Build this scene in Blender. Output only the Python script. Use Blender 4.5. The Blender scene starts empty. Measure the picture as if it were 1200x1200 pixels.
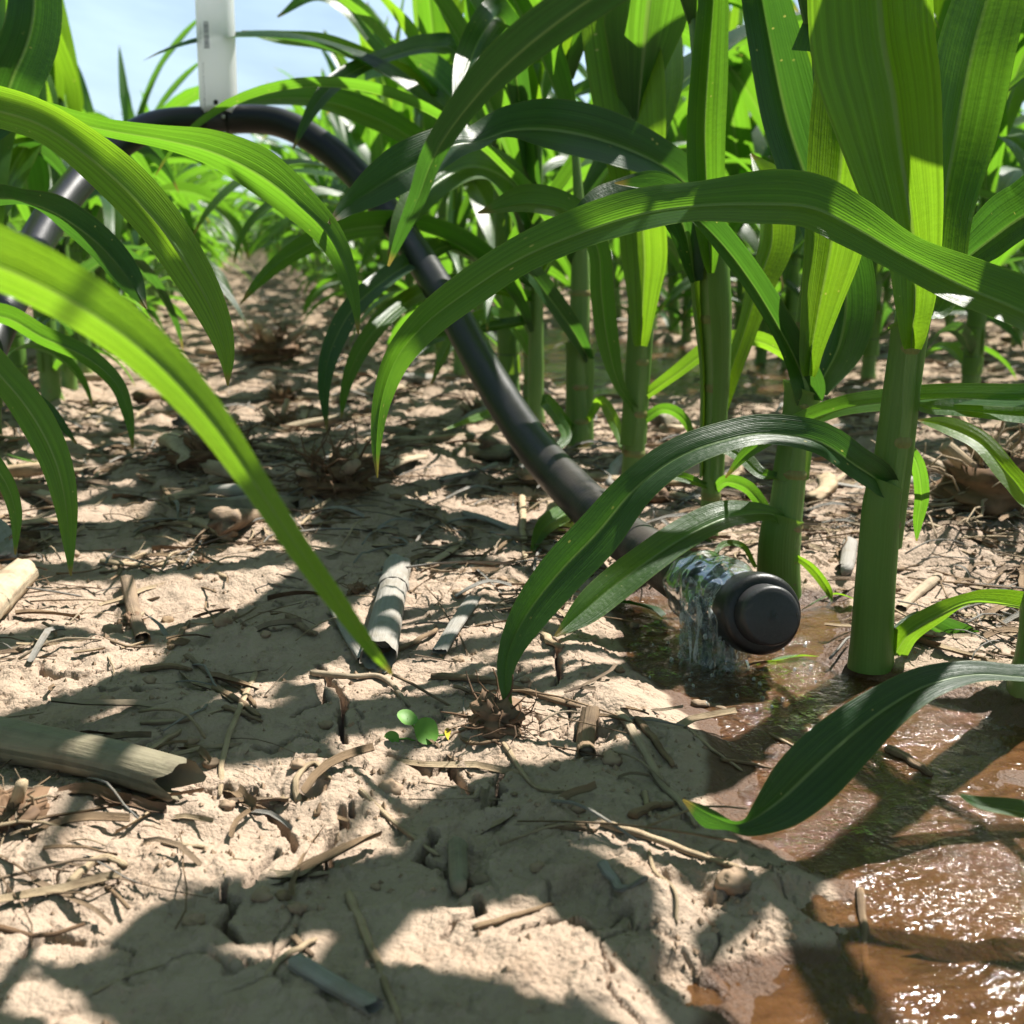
import bpy, math, random
import numpy as np
from mathutils import Vector

R = math.radians
rng = np.random.default_rng(7)
random.seed(7)
scene = bpy.context.scene
COL = scene.collection

# ------------------------------------------------------------------ camera
FPX = 1287.0                       # focal length in pixels of the 1200 px picture
CAM = np.array([0.0, 0.0, 0.29])
PITCH, YAW = R(14.2), R(13.4)
cam_d = bpy.data.cameras.new('camera')
cam = bpy.data.objects.new('camera', cam_d)
COL.objects.link(cam)
cam.location = CAM
cam.rotation_euler = (R(90) - PITCH, 0, -YAW)
cam_d.sensor_width = 36
cam_d.lens = 36 * FPX / 1200
cam_d.clip_start = 0.02
cam_d.clip_end = 2000
cam_d.dof.use_dof = True
cam_d.dof.focus_distance = 0.68
cam_d.dof.aperture_fstop = 12.0
scene.camera = cam

# ------------------------------------------------------------------ world and sun
SUN_AZ, SUN_EL = R(58), R(54)      # azimuth from +Y towards +X
world = bpy.data.worlds.new('World')
scene.world = world
world.use_nodes = True
nt = world.node_tree
nt.nodes.clear()
wo = nt.nodes.new('ShaderNodeOutputWorld')
bg = nt.nodes.new('ShaderNodeBackground')
sky = nt.nodes.new('ShaderNodeTexSky')
sky.sky_type = 'NISHITA'
sky.sun_disc = False
sky.sun_elevation = SUN_EL
sky.sun_rotation = SUN_AZ
sky.air_density = 1.0
sky.dust_density = 0.6
bg.inputs['Strength'].default_value = 0.05
tc = nt.nodes.new('ShaderNodeTexCoord')
mp = nt.nodes.new('ShaderNodeMapping')
mp.inputs['Scale'].default_value = (1.0, 1.0, 2.6)
nz = nt.nodes.new('ShaderNodeTexNoise')
nz.inputs['Scale'].default_value = 2.4
nz.inputs['Detail'].default_value = 7
nz.inputs['Roughness'].default_value = 0.55
nz.inputs['Distortion'].default_value = 0.4
cr = nt.nodes.new('ShaderNodeValToRGB')
cr.color_ramp.elements[0].position = 0.30
cr.color_ramp.elements[1].position = 0.60
mx = nt.nodes.new('ShaderNodeMix')
mx.data_type = 'RGBA'
mx.inputs[7].default_value = (7.6, 10.0, 12.2, 1)
ml = nt.nodes.new('ShaderNodeMath'); ml.operation = 'MULTIPLY'; ml.inputs[1].default_value = 0.9
nt.links.new(tc.outputs['Generated'], mp.inputs[0])
nt.links.new(mp.outputs[0], nz.inputs[0])
nt.links.new(nz.outputs[0], cr.inputs[0])
sep = nt.nodes.new('ShaderNodeSeparateXYZ'); nt.links.new(tc.outputs['Generated'], sep.inputs[0])
mr = nt.nodes.new('ShaderNodeMapRange'); mr.inputs[1].default_value = .15; mr.inputs[2].default_value = .62
mr.inputs[3].default_value = 1.0; mr.inputs[4].default_value = 0.22
nt.links.new(sep.outputs[2], mr.inputs[0])
m2 = nt.nodes.new('ShaderNodeMath'); m2.operation = 'MULTIPLY'
nt.links.new(cr.outputs[0], m2.inputs[0]); nt.links.new(mr.outputs[0], m2.inputs[1])
nt.links.new(m2.outputs[0], ml.inputs[0])
nt.links.new(ml.outputs[0], mx.inputs[0])
nt.links.new(sky.outputs[0], mx.inputs[6])
nt.links.new(mx.outputs[2], bg.inputs['Color'])
nt.links.new(bg.outputs[0], wo.inputs[0])

sun_d = bpy.data.lights.new('sun', 'SUN')
sun_d.energy = 5.0
sun_d.angle = R(0.6)
sun_d.color = (1.0, 0.955, 0.88)
sun = bpy.data.objects.new('sun', sun_d)
COL.objects.link(sun)
sdir = Vector((math.sin(SUN_AZ) * math.cos(SUN_EL), math.cos(SUN_AZ) * math.cos(SUN_EL), math.sin(SUN_EL)))
sun.rotation_euler = sdir.to_track_quat('Z', 'Y').to_euler()

scene.render.engine = 'CYCLES'
scene.view_settings.view_transform = 'Standard'
scene.view_settings.look = 'None'
scene.view_settings.gamma = 1
scene.view_settings.use_curve_mapping = False
scene.view_settings.exposure = 1.25
scene.cycles.max_bounces = 6
scene.cycles.diffuse_bounces = 1
scene.cycles.transmission_bounces = 5
scene.cycles.transparent_max_bounces = 8
scene.cycles.caustics_reflective = False
scene.cycles.caustics_refractive = False

# ------------------------------------------------------------------ projection helpers
cR = np.array([math.cos(YAW), -math.sin(YAW), 0.0])
cF = np.array([math.sin(YAW) * math.cos(PITCH), math.cos(YAW) * math.cos(PITCH), -math.sin(PITCH)])
cU = np.cross(cR, cF)

def ray(px, py):
    return cF + cR * ((px - 600) / FPX) + cU * ((600 - py) / FPX)

def at(px, py, d):
    return CAM + ray(px, py) * d

def at_y(px, py, y):
    r = ray(px, py)
    return CAM + r * (y / r[1])

def gp(px, py, z=0.0):
    r = ray(px, py)
    return CAM + r * ((z - CAM[2]) / r[2])

def proj(P):
    P = np.atleast_2d(P) - CAM
    d = P @ cF
    dd = np.where(np.abs(d) < 1e-6, 1e-6, d)
    return 600 + FPX * (P @ cR) / dd, 600 - FPX * (P @ cU) / dd, d

def Wp(x, y, z, w, t):
    a, b, d = proj(np.array([x, y, z]))
    return (float(a[0]), float(b[0]), float(d[0]), w, t)

# ------------------------------------------------------------------ noise
def _hash(ix, iy, seed):
    h = (ix * 374761393 + iy * 668265263 + seed * 974634777) & 0xFFFFFFFF
    h = ((h ^ (h >> 13)) * 1274126177) & 0xFFFFFFFF
    h = h ^ (h >> 16)
    return (h & 0xFFFFFF) / float(0x1000000)

def pnoise(x, y, seed=0):
    x = np.asarray(x, float); y = np.asarray(y, float)
    ix = np.floor(x).astype(np.int64); iy = np.floor(y).astype(np.int64)
    fx = x - ix; fy = y - iy
    u = fx * fx * fx * (fx * (fx * 6 - 15) + 10); v = fy * fy * fy * (fy * (fy * 6 - 15) + 10)
    def g(a, b, dx, dy):
        an = _hash(a, b, seed) * 2 * np.pi
        return np.cos(an) * dx + np.sin(an) * dy
    n00 = g(ix, iy, fx, fy); n10 = g(ix + 1, iy, fx - 1, fy)
    n01 = g(ix, iy + 1, fx, fy - 1); n11 = g(ix + 1, iy + 1, fx - 1, fy - 1)
    return 1.5 * ((n00 * (1 - u) + n10 * u) * (1 - v) + (n01 * (1 - u) + n11 * u) * v)

def fbm(x, y, seed=0, o=4, g=0.5):
    a, s, t = 1.0, 0.0, 0.0
    for k in range(o):
        s = s + a * pnoise(x * 2 ** k, y * 2 ** k, seed + k * 17); t += a; a *= g
    return s / t * 1.6

def worley_edge(x, y, seed=0):
    ix = np.floor(x).astype(np.int64); iy = np.floor(y).astype(np.int64)
    f1 = np.full(np.shape(x), 9.0); f2 = np.full(np.shape(x), 9.0)
    for a in (-1, 0, 1):
        for b in (-1, 0, 1):
            cx = ix + a; cy = iy + b
            px = cx + _hash(cx, cy, seed); py = cy + _hash(cx, cy, seed + 5)
            d = np.hypot(px - x, py - y)
            m = d < f1
            f2 = np.where(m, f1, np.minimum(f2, d)); f1 = np.where(m, d, f1)
    return f2 - f1

def worley_cell(x, y, seed=0):
    ix = np.floor(x).astype(np.int64); iy = np.floor(y).astype(np.int64)
    f1 = np.full(np.shape(x), 9.0); cid = np.zeros(np.shape(x)); dx = np.zeros(np.shape(x)); dy = np.zeros(np.shape(x))
    for a in (-1, 0, 1):
        for b in (-1, 0, 1):
            cx = ix + a; cy = iy + b
            px = cx + _hash(cx, cy, seed); py = cy + _hash(cx, cy, seed + 5)
            d = np.hypot(px - x, py - y); m = d < f1
            f1 = np.where(m, d, f1); cid = np.where(m, _hash(cx, cy, seed + 9), cid); dx = np.where(m, px - x, dx); dy = np.where(m, py - y, dy)
    return f1, cid, dx, dy

def sstep(a, b, x):
    t = np.clip((x - a) / (b - a), 0, 1)
    return t * t * (3 - 2 * t)

def seg_dist(x, y, a, b):
    vx, vy = b[0] - a[0], b[1] - a[1]
    t = np.clip(((x - a[0]) * vx + (y - a[1]) * vy) / (vx * vx + vy * vy + 1e-12), 0, 1)
    return np.hypot(x - a[0] - t * vx, y - a[1] - t * vy)

def poly_sd(x, y, P):
    d = np.full(np.shape(x), 1e9); ins = np.zeros(np.shape(x), bool)
    n = len(P)
    for i in range(n):
        a, b = P[i], P[(i + 1) % n]
        d = np.minimum(d, seg_dist(x, y, a, b))
        c = ((a[1] > y) != (b[1] > y)) & (x < (b[0] - a[0]) * (y - a[1]) / (b[1] - a[1] + 1e-12) + a[0])
        ins ^= c
    return np.where(ins, -d, d)

# ------------------------------------------------------------------ terrain height
WATER_PX = [(700, 712), (738, 745), (762, 800), (806, 838), (838, 885), (826, 935), (870, 985), (955, 1035), (1008, 1090),
            (985, 1122), (905, 1122), (850, 1140), (815, 1165), (800, 1210), (800, 1300), (1700, 1300), (1700, 850), (1200, 842),
            (1110, 808), (1060, 795), (985, 776), (1004, 735), (985, 700), (930, 704), (880, 700), (800, 682), (740, 690)]
WATER = [tuple(gp(*p)[:2]) for p in WATER_PX]
WATER2 = [(0.52, 1.9), (0.95, 1.75), (1.2, 2.1), (1.0, 3.4), (0.7, 3.3), (0.5, 2.4)]
CRACKS_PX = [[(372, 800), (388, 828), (384, 850), (345, 868)], [(385, 822), (404, 845), (402, 872), (405, 895)],
             [(225, 952), (265, 948), (310, 965), (335, 985), (345, 1015)], [(365, 1035), (385, 1008), (405, 985), (412, 962)],
             [(265, 1060), (266, 1095), (282, 1130)], [(290, 1062), (305, 1040), (325, 1018)],
             [(505, 998), (508, 1030), (530, 1050)], [(524, 912), (540, 935), (552, 950)], [(582, 970), (588, 948), (596, 925)],
             [(50, 800), (66, 815), (110, 812), (140, 806)], [(120, 828), (165, 842), (200, 838)], [(520, 1130), (548, 1108), (560, 1080)],
             [(455, 905), (500, 925), (540, 905)], [(640, 770), (655, 800), (648, 830)], [(300, 905), (340, 896), (372, 893)],
             [(30, 1150), (60, 1120), (95, 1128)], [(600, 1140), (640, 1120), (690, 1132)], [(262, 740), (290, 770), (330, 765)]]

def crack_line(pts, seed):
    r = np.random.default_rng(seed)
    P = [gp(*p)[:2] for p in pts]
    out = [P[0]]
    for a, b in zip(P[:-1], P[1:]):
        L = np.hypot(*(b - a)); n = max(2, int(L / 0.006))
        for k in range(1, n + 1):
            q = a + (b - a) * k / n
            if k < n: q = q + r.normal(0, 0.0026, 2)
            out.append(q)
    return out
CRACKS = [crack_line(p, i) for i, p in enumerate(CRACKS_PX)]
# hand placed lumps: px, py, radius m, height m
LUMPS_PX = [(265, 775, .030, .010), (120, 775, .026, .007), (385, 940, .024, .010), (345, 905, .03, .004), (580, 885, .025, .010),
            (700, 850, .03, .009), (150, 1040, .06, .007), (40, 985, .045, .012), (900, 1080, .07, .006), (640, 1180, .06, .006),
            (740, 830, .05, .008), (330, 590, .06, .022), (215, 560, .06, .020), (400, 590, .06, .020), (300, 440, .09, .03),
            (500, 560, .06, .012), (1150, 640, .12, .03), (560, 720, .06, .006), (640, 960, .06, .007), (200, 860, .05, .006)]
LUMPS = [(*gp(a, b)[:2], r, h) for a, b, r, h in LUMPS_PX]
PITS_PX = [(695, 885, .013, .014), (805, 1065, .014, .012), (955, 1065, .016, .012), (800, 1165, .016, .012), (690, 1090, .02, .010),
           (365, 950, .010, .012), (120, 750, .010, .008), (1000, 1150, .01, .012), (610, 990, .02, .006), (240, 780, .012, .010)]
PITS = [(*gp(a, b)[:2], r, h) for a, b, r, h in PITS_PX]

def water_sd(x, y):
    w = poly_sd(x, y, WATER) + 0.014 * fbm(x * 14, y * 14, 71, 3)
    w2 = poly_sd(x, y, WATER2) + 0.08 * fbm(x * 5, y * 5, 72, 3)
    return np.minimum(w, w2)

def height(x, y, detail=True):
    x = np.asarray(x, float); y = np.asarray(y, float)
    d = np.hypot(x, y)
    fade = 1 - sstep(8, 20, d)
    rough = 0.12 + 0.88 * sstep(0.65, 1.5, d)
    h = 0.010 * fbm(x * 3.1, y * 3.1, 1, 3) + (.25 + .75 * rough) * 0.009 * fbm(x * 9, y * 9, 4, 2)
    h += (0.0014 + 0.0052 * rough) * fbm(x * 31, y * 31, 9, 4, .5)
    h += 0.007 * np.maximum(0, fbm(x * 16 + 3, y * 16, 15, 3) - .32) * (1 + 1.2 * rough)
    # soil drawn up a little round the rows
    h += 0.012 * (np.exp(-((x - .41) / .10) ** 2) + np.exp(-((x + .33) / .10) ** 2)) * .7
    w = water_sd(x, y)
    wetm = sstep(0.028, -0.02, w)
    h = h * (1 - 0.35 * wetm) + 0.011 * sstep(-0.008, .05, w) - 0.0072 * sstep(0.006, -0.03, w)
    for cx, cy, r, k in LUMPS:
        q = ((x - cx) ** 2 + (y - cy) ** 2) / (r * r)
        h = h + k * np.exp(-q) * (1 + .25 * pnoise(x * 55, y * 55, 3))
    for cx, cy, r, k in PITS:
        q = np.sqrt((x - cx) ** 2 + ((y - cy)) ** 2) / r + .25 * pnoise(x * 90, y * 90, 8)
        h = h - .6 * k * sstep(1.1, .5, q)
    if detail:
        near = 1 - sstep(1.5, 3, d)
        dry = 1 - wetm
        h += near * 0.00045 * fbm(x * 130, y * 130, 21, 3, .6)
        # thin raised flakes and shallow steps of the crust
        f = fbm(x * 22 + 9, y * 22, 33, 4, .6)
        h += near * dry * 0.0015 * sstep(-.02, .03, f) * sstep(-.1, .3, fbm(x * 6, y * 6, 36, 2))
        f2 = fbm(x * 47 + 9, y * 47, 39, 3, .6)
        h += near * dry * 0.0011 * sstep(.24, .28, f2)
        # small crumbs
        c = pnoise(x * 210, y * 210, 51)
        h += near * dry * 0.0020 * sstep(.40, .75, c) * sstep(-.2, .3, fbm(x * 12, y * 12, 52, 2))
        e = worley_edge(x * 11 + .5 * fbm(x * 20, y * 20, 60, 2), y * 11 + .5 * fbm(x * 20, y * 20, 61, 2), 62)
        cm = sstep(.0, .3, fbm(x * 4.5, y * 4.5, 64, 2))
        h -= near * dry * cm * 0.006 * sstep(.028, .006, e)
        # angular chips of crust: flat tilted facets in patches
        for sc, am, sd_, lo in ((70., .0016, 41, -.05), (150., .0011, 43, .0), (32., .0022, 47, .05)):
            wx = x + .004 * pnoise(x * 60, y * 60, sd_); wy = y + .004 * pnoise(x * 60 + 9, y * 60, sd_)
            f1, cid, ddx, ddy = worley_cell(wx * sc, wy * sc, sd_)
            facet = (cid > .45) * (.25 + cid * .6 + ddx * (cid - .7) * 1.6 + ddy * (.75 - cid) * 1.6)
            h += near * (1 - .5 * wetm) * am * facet * sstep(lo, lo + .18, fbm(x * 8 + sc, y * 8, 44, 3)) * (.6 + .9 * rough)
        for i, L in enumerate(CRACKS):
            bx0 = min(p[0] for p in L) - .01; bx1 = max(p[0] for p in L) + .01
            by0 = min(p[1] for p in L) - .01; by1 = max(p[1] for p in L) + .01
            m = (x > bx0) & (x < bx1) & (y > by0) & (y < by1)
            if not np.any(m): continue
            xs, ys = x[m], y[m]
            dd = np.full(xs.shape, 1.0)
            for j, (a, b) in enumerate(zip(L[:-1], L[1:])):
                wd = .0006 + .0012 * math.sin(math.pi * (j + .7) / len(L))
                dd = np.minimum(dd, seg_dist(xs, ys, a, b) - wd)
            h[m] = h[m] - 0.022 * sstep(.0010, -.0004, dd) + .0006 * sstep(.012, .003, dd)
    return h * fade

def hz(x, y):
    return float(height(np.array([x]), np.array([y]), True)[0])

# ------------------------------------------------------------------ mesh helpers
def new_mesh(name, V, F, UV=None, mat=None, smooth=True, attr=None):
    """V (n,3), F (m,4) quads (or list of arrays), UV per vertex (n,2)"""
    me = bpy.data.meshes.new(name)
    V = np.asarray(V, np.float32)
    if not isinstance(F, (list, tuple)): F = [F]
    F = [np.asarray(f, np.int32) for f in F if len(f)]
    me.vertices.add(len(V)); me.vertices.foreach_set('co', V.ravel())
    loops = np.concatenate([f.ravel() for f in F])
    tot = np.concatenate([np.full(len(f), f.shape[1], np.int32) for f in F])
    me.loops.add(len(loops)); me.loops.foreach_set('vertex_index', loops)
    me.polygons.add(len(tot))
    me.polygons.foreach_set('loop_start', np.concatenate([[0], np.cumsum(tot)[:-1]]).astype(np.int32))
    me.polygons.foreach_set('loop_total', tot)
    me.polygons.foreach_set('use_smooth', np.full(len(tot), smooth))
    me.update(calc_edges=True)
    if UV is not None:
        uv = me.uv_layers.new(name='UVMap')
        uv.data.foreach_set('uv', np.asarray(UV, np.float32)[loops].ravel())
    if attr:
        for k, v in attr.items():
            a = me.attributes.new(k, 'FLOAT', 'POINT'); a.data.foreach_set('value', np.asarray(v, np.float32))
    if mat: me.materials.append(mat)
    return me

def obj(name, me, parent=None, loc=None, **props):
    o = bpy.data.objects.new(name, me); COL.objects.link(o)
    if parent is not None: o.parent = parent
    if loc is not None: o.location = loc
    for k, v in props.items(): o[k] = v
    return o

def thing(name, label, cat, loc=(0, 0, 0), group=None):
    o = bpy.data.objects.new(name, None); COL.objects.link(o)
    o.empty_display_size = .02
    o.location = loc; o['label'] = label; o['category'] = cat
    if group: o['group'] = group
    return o

def tag(o, label, cat, group=None):
    o['label'] = label; o['category'] = cat
    if group: o['group'] = group
    return o

class Geo:
    def __init__(s): s.V = []; s.F = {3: [], 4: []}; s.U = []; s.T = []; s.n = 0
    def add(s, V, F, U=None, t=0.5):
        V = np.asarray(V, float); F = np.asarray(F)
        s.V.append(V); s.F[F.shape[1]].append(F + s.n)
        s.U.append(U if U is not None else np.zeros((len(V), 2))); s.T.append(np.full(len(V), t)); s.n += len(V)
    def mesh(s, name, mat, smooth=True):
        F = [np.concatenate(s.F[k]) for k in (3, 4) if s.F[k]]
        return new_mesh(name, np.concatenate(s.V), F, np.concatenate(s.U), mat, smooth, {'tint': np.concatenate(s.T)})

def grid_faces(nr, nc, wrap=False):
    i = np.arange(nr - 1)[:, None]; j = np.arange(nc if wrap else nc - 1)[None, :]
    k = (j + 1) % nc
    return np.stack([i * nc + j + 0 * k, i * nc + k, (i + 1) * nc + k, (i + 1) * nc + j + 0 * k], -1).reshape(-1, 4)

def catmull(P, n):
    P = np.asarray(P, float); m = len(P)
    Q = np.vstack([2 * P[0] - P[1], P, 2 * P[-1] - P[-2]])
    t = np.linspace(0, m - 1 - 1e-9, n); i = t.astype(int); f = (t - i)[:, None]
    p0, p1, p2, p3 = Q[i], Q[i + 1], Q[i + 2], Q[i + 3]
    return .5 * (2 * p1 + (p2 - p0) * f + (2 * p0 - 5 * p1 + 4 * p2 - p3) * f ** 2 + (3 * p1 - p0 - 3 * p2 + p3) * f ** 3)

def unit(v):
    return v / (np.linalg.norm(v, axis=-1, keepdims=True) + 1e-12)

def frames(P):
    T = unit(np.gradient(P, axis=0))
    ref = np.array([0, 0, 1.]) if abs(T[0][2]) < .9 else np.array([1., 0, 0])
    A = np.zeros_like(P); a = np.cross(T[0], ref)
    for i in range(len(P)):
        a = a - T[i] * (a @ T[i]); a = a / (np.linalg.norm(a) + 1e-12); A[i] = a
    return T, A, np.cross(T, A)

def tube(P, r, nc=12, squash=1.0, caps=True, rfun=None):
    """returns V,F4,F3,UV ; r scalar or array"""
    P = np.asarray(P, float); n = len(P)
    T, A, B = frames(P)
    r = np.broadcast_to(np.asarray(r, float), (n,))
    th = np.arange(nc) / nc * 2 * np.pi
    rr = r[:, None] * np.ones(nc)
    if rfun is not None: rr = rr * rfun(np.linspace(0, 1, n)[:, None], th[None, :])
    V = P[:, None] + A[:, None] * (rr * np.cos(th))[..., None] + B[:, None] * (rr * np.sin(th) * squash)[..., None]
    L = np.concatenate([[0], np.cumsum(np.linalg.norm(np.diff(P, axis=0), axis=1))])
    U = np.stack([np.broadcast_to(th / (2 * np.pi), (n, nc)), np.broadcast_to(L[:, None], (n, nc))], -1).reshape(-1, 2)
    V = V.reshape(-1, 3); F = grid_faces(n, nc, True)
    F3 = np.zeros((0, 3), int)
    if caps:
        a = len(V); V = np.vstack([V, P[0], P[-1]]); U = np.vstack([U, [.5, 0], [.5, L[-1]]])
        j = np.arange(nc); k = (j + 1) % nc
        F3 = np.vstack([np.stack([k, j, 0 * j + a], 1), np.stack([(n - 1) * nc + j, (n - 1) * nc + k, 0 * j + a + 1], 1)])
    return V, F, F3, U

def add_tube(g, P, r, nc=12, squash=1.0, caps=True, t=.5, rfun=None):
    V, F, F3, U = tube(P, r, nc, squash, caps, rfun)
    n0 = g.n
    g.V.append(V); g.U.append(U); g.T.append(np.full(len(V), t)); g.F[4].append(F + n0)
    if len(F3): g.F[3].append(F3 + n0)
    g.n += len(V)

# ------------------------------------------------------------------ materials
def mat_new(name):
    m = bpy.data.materials.new(name); m.use_nodes = True
    n = m.node_tree; n.nodes.clear()
    return m, n

class N:
    def __init__(s, nt): s.t = nt
    def node(s, typ, ins=None, **kw):
        n = s.t.nodes.new(typ)
        for k, v in kw.items(): setattr(n, k, v)
        for k, v in (ins or {}).items():
            if isinstance(v, bpy.types.NodeSocket): s.t.links.new(v, n.inputs[k])
            else: n.inputs[k].default_value = v
        return n
    def math(s, op, a, b=0.0, c=0.0):
        return s.node('ShaderNodeMath', {0: a, 1: b, 2: c}, operation=op).outputs[0]
    def mix(s, f, a, b):
        return s.node('ShaderNodeMix', {0: f, 6: a, 7: b}, data_type='RGBA').outputs[2]
    def noise(s, vec, scale, detail=4, rough=.5, dist=0):
        return s.node('ShaderNodeTexNoise', {'Vector': vec, 'Scale': scale, 'Detail': detail, 'Roughness': rough, 'Distortion': dist}).outputs[0]
    def ramp(s, f, a, b):
        return s.node('ShaderNodeMapRange', {0: f, 1: a, 2: b, 3: 0., 4: 1.}, interpolation_type='SMOOTHSTEP').outputs[0]
    def comb(s, x, y, z=0.0):
        return s.node('ShaderNodeCombineXYZ', {0: x, 1: y, 2: z}).outputs[0]
    def bump(s, h, strength, dist, normal=None):
        d = {'Height': h, 'Strength': strength, 'Distance': dist}
        if normal is not None: d['Normal'] = normal
        return s.node('ShaderNodeBump', d).outputs[0]
    def out(s, sh): s.node('ShaderNodeOutputMaterial', {0: sh})

def c4(r, g, b): return (r, g, b, 1.0)

def make_leaf_mat(name, top, glow, lean=0.0):
    m, n = mat_new(name); k = N(n)
    uv = k.node('ShaderNodeUVMap').outputs[0]
    sp = k.node('ShaderNodeSeparateXYZ', {0: uv})
    u, v = sp.outputs[0], sp.outputs[1]
    rnd = k.node('ShaderNodeObjectInfo').outputs['Random']
    geo = k.node('ShaderNodeNewGeometry')
    tint = k.node('ShaderNodeAttribute', attribute_name='tint').outputs['Fac']
    rz = k.math('ADD', k.math('MULTIPLY', rnd, 31.0), k.math('MULTIPLY', tint, 17.0))
    veins = k.noise(k.comb(k.math('MULTIPLY', u, 26.0), k.math('MULTIPLY', v, 1.2), rz), 1.0, 3, .65)
    fine = k.math('SINE', k.math('MULTIPLY', u, 150.0))
    broad = k.noise(k.comb(k.math('MULTIPLY', u, 1.5), k.math('MULTIPLY', v, 7.0), rz), 1.0, 3, .5)
    mid = k.math('ABSOLUTE', k.math('SUBTRACT', u, 0.5))
    rib = k.math('SUBTRACT', 1.0, k.ramp(mid, 0.012, 0.045))
    rib = k.math('MULTIPLY', rib, k.math('SUBTRACT', 1.0, k.ramp(v, .55, .95)))
    edge = k.ramp(mid, 0.465, 0.5)
    # chlorotic flecks: cells in about centimetres
    cell = k.comb(k.math('MULTIPLY', u, 5.0), k.math('MULTIPLY', v, 50.0), rz)
    vor = k.node('ShaderNodeTexVoronoi', {'Vector': cell, 'Scale': .9})
    lucky = k.ramp(k.node('ShaderNodeSeparateColor', {0: vor.outputs['Color']}).outputs[0], .62, .66)
    area = k.ramp(k.noise(cell, .13, 2), .50, .62)
    fleck = k.math('MULTIPLY', k.math('SUBTRACT', 1.0, k.ramp(vor.outputs['Distance'], .06, .15)), k.math('MULTIPLY', lucky, area))
    f1 = k.math('MULTIPLY_ADD', veins, .9, -0.15)
    base = k.mix(f1, c4(*[c * .62 for c in top]), c4(*[c * 1.35 for c in top]))
    base = k.mix(k.math('MULTIPLY', k.ramp(broad, .35, .75), .4), base, c4(top[0] * 1.5, top[1] * 1.35, top[2] * .9))
    base = k.mix(k.math('MULTIPLY', rnd, .35), base, c4(top[0] * 1.7, top[1] * 1.3, top[2] * .7))
    base = k.mix(k.math('MULTIPLY', rib, .8), base, c4(.20, .30, .12))
    base = k.mix(k.math('MULTIPLY', edge, .35), base, c4(.22, .26, .05))
    base = k.mix(k.math('MULTIPLY', fleck, .85), base, c4(.42, .42, .16))
    gl = k.mix(k.ramp(f1, .05, .6), c4(*[c * .62 for c in glow]), c4(*[c * 1.2 for c in glow]))
    gl = k.mix(k.math('MULTIPLY', rib, .5), gl, c4(.20, .30, .05))
    gl = k.mix(k.math('MULTIPLY', fleck, .8), gl, c4(.62, .55, .12))
    gl = k.mix(k.math('MULTIPLY', k.ramp(broad, .4, .8), .25), gl, c4(glow[0] * 1.35, glow[1] * 1.08, glow[2]))
    tipm = k.math('MULTIPLY', k.ramp(k.math('ADD', v, k.math('MULTIPLY', veins, .03)), .965, 1.0), .8)
    base = k.mix(tipm, base, c4(.26, .19, .07)); gl = k.mix(tipm, gl, c4(.35, .24, .05))
    scar = k.math('MULTIPLY', k.ramp(k.noise(k.comb(k.math('MULTIPLY', u, 9.0), k.math('MULTIPLY', v, 9.0), k.math('ADD', rz, 4.0)), 1.0, 5, .8, .5), .70, .76), .6)
    base = k.mix(scar, base, c4(.20, .19, .07)); gl = k.mix(scar, gl, c4(.42, .40, .10))
    hgt = k.math('ADD', k.math('MULTIPLY', fine, .10), k.math('MULTIPLY', veins, 1.1))
    hgt = k.math('ADD', hgt, k.math('MULTIPLY', k.noise(cell, 1.6, 3), .8))
    bmp = k.bump(hgt, .55, .0007)
    rough = k.math('MULTIPLY_ADD', k.noise(cell, .5, 2), .22, .27)
    pr = k.node('ShaderNodeBsdfPrincipled', {'Base Color': base, 'Roughness': rough, 'Normal': bmp, 'Specular IOR Level': .5})
    tr = k.node('ShaderNodeBsdfTranslucent', {'Color': gl, 'Normal': bmp})
    ms = k.node('ShaderNodeMixShader', {0: .47, 1: pr.outputs[0], 2: tr.outputs[0]})
    k.out(ms.outputs[0])
    return m

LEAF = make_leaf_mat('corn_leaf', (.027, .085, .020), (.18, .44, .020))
LEAF_SHADE_DARK = make_leaf_mat('corn_leaf_shade_dark', (.018, .062, .024), (.075, .22, .016))  # darker, bluer leaf copy: shade on shaded blades put into the colour
LEAF_PALE = make_leaf_mat('corn_leaf_pale', (.046, .125, .020), (.28, .55, .018))

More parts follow.
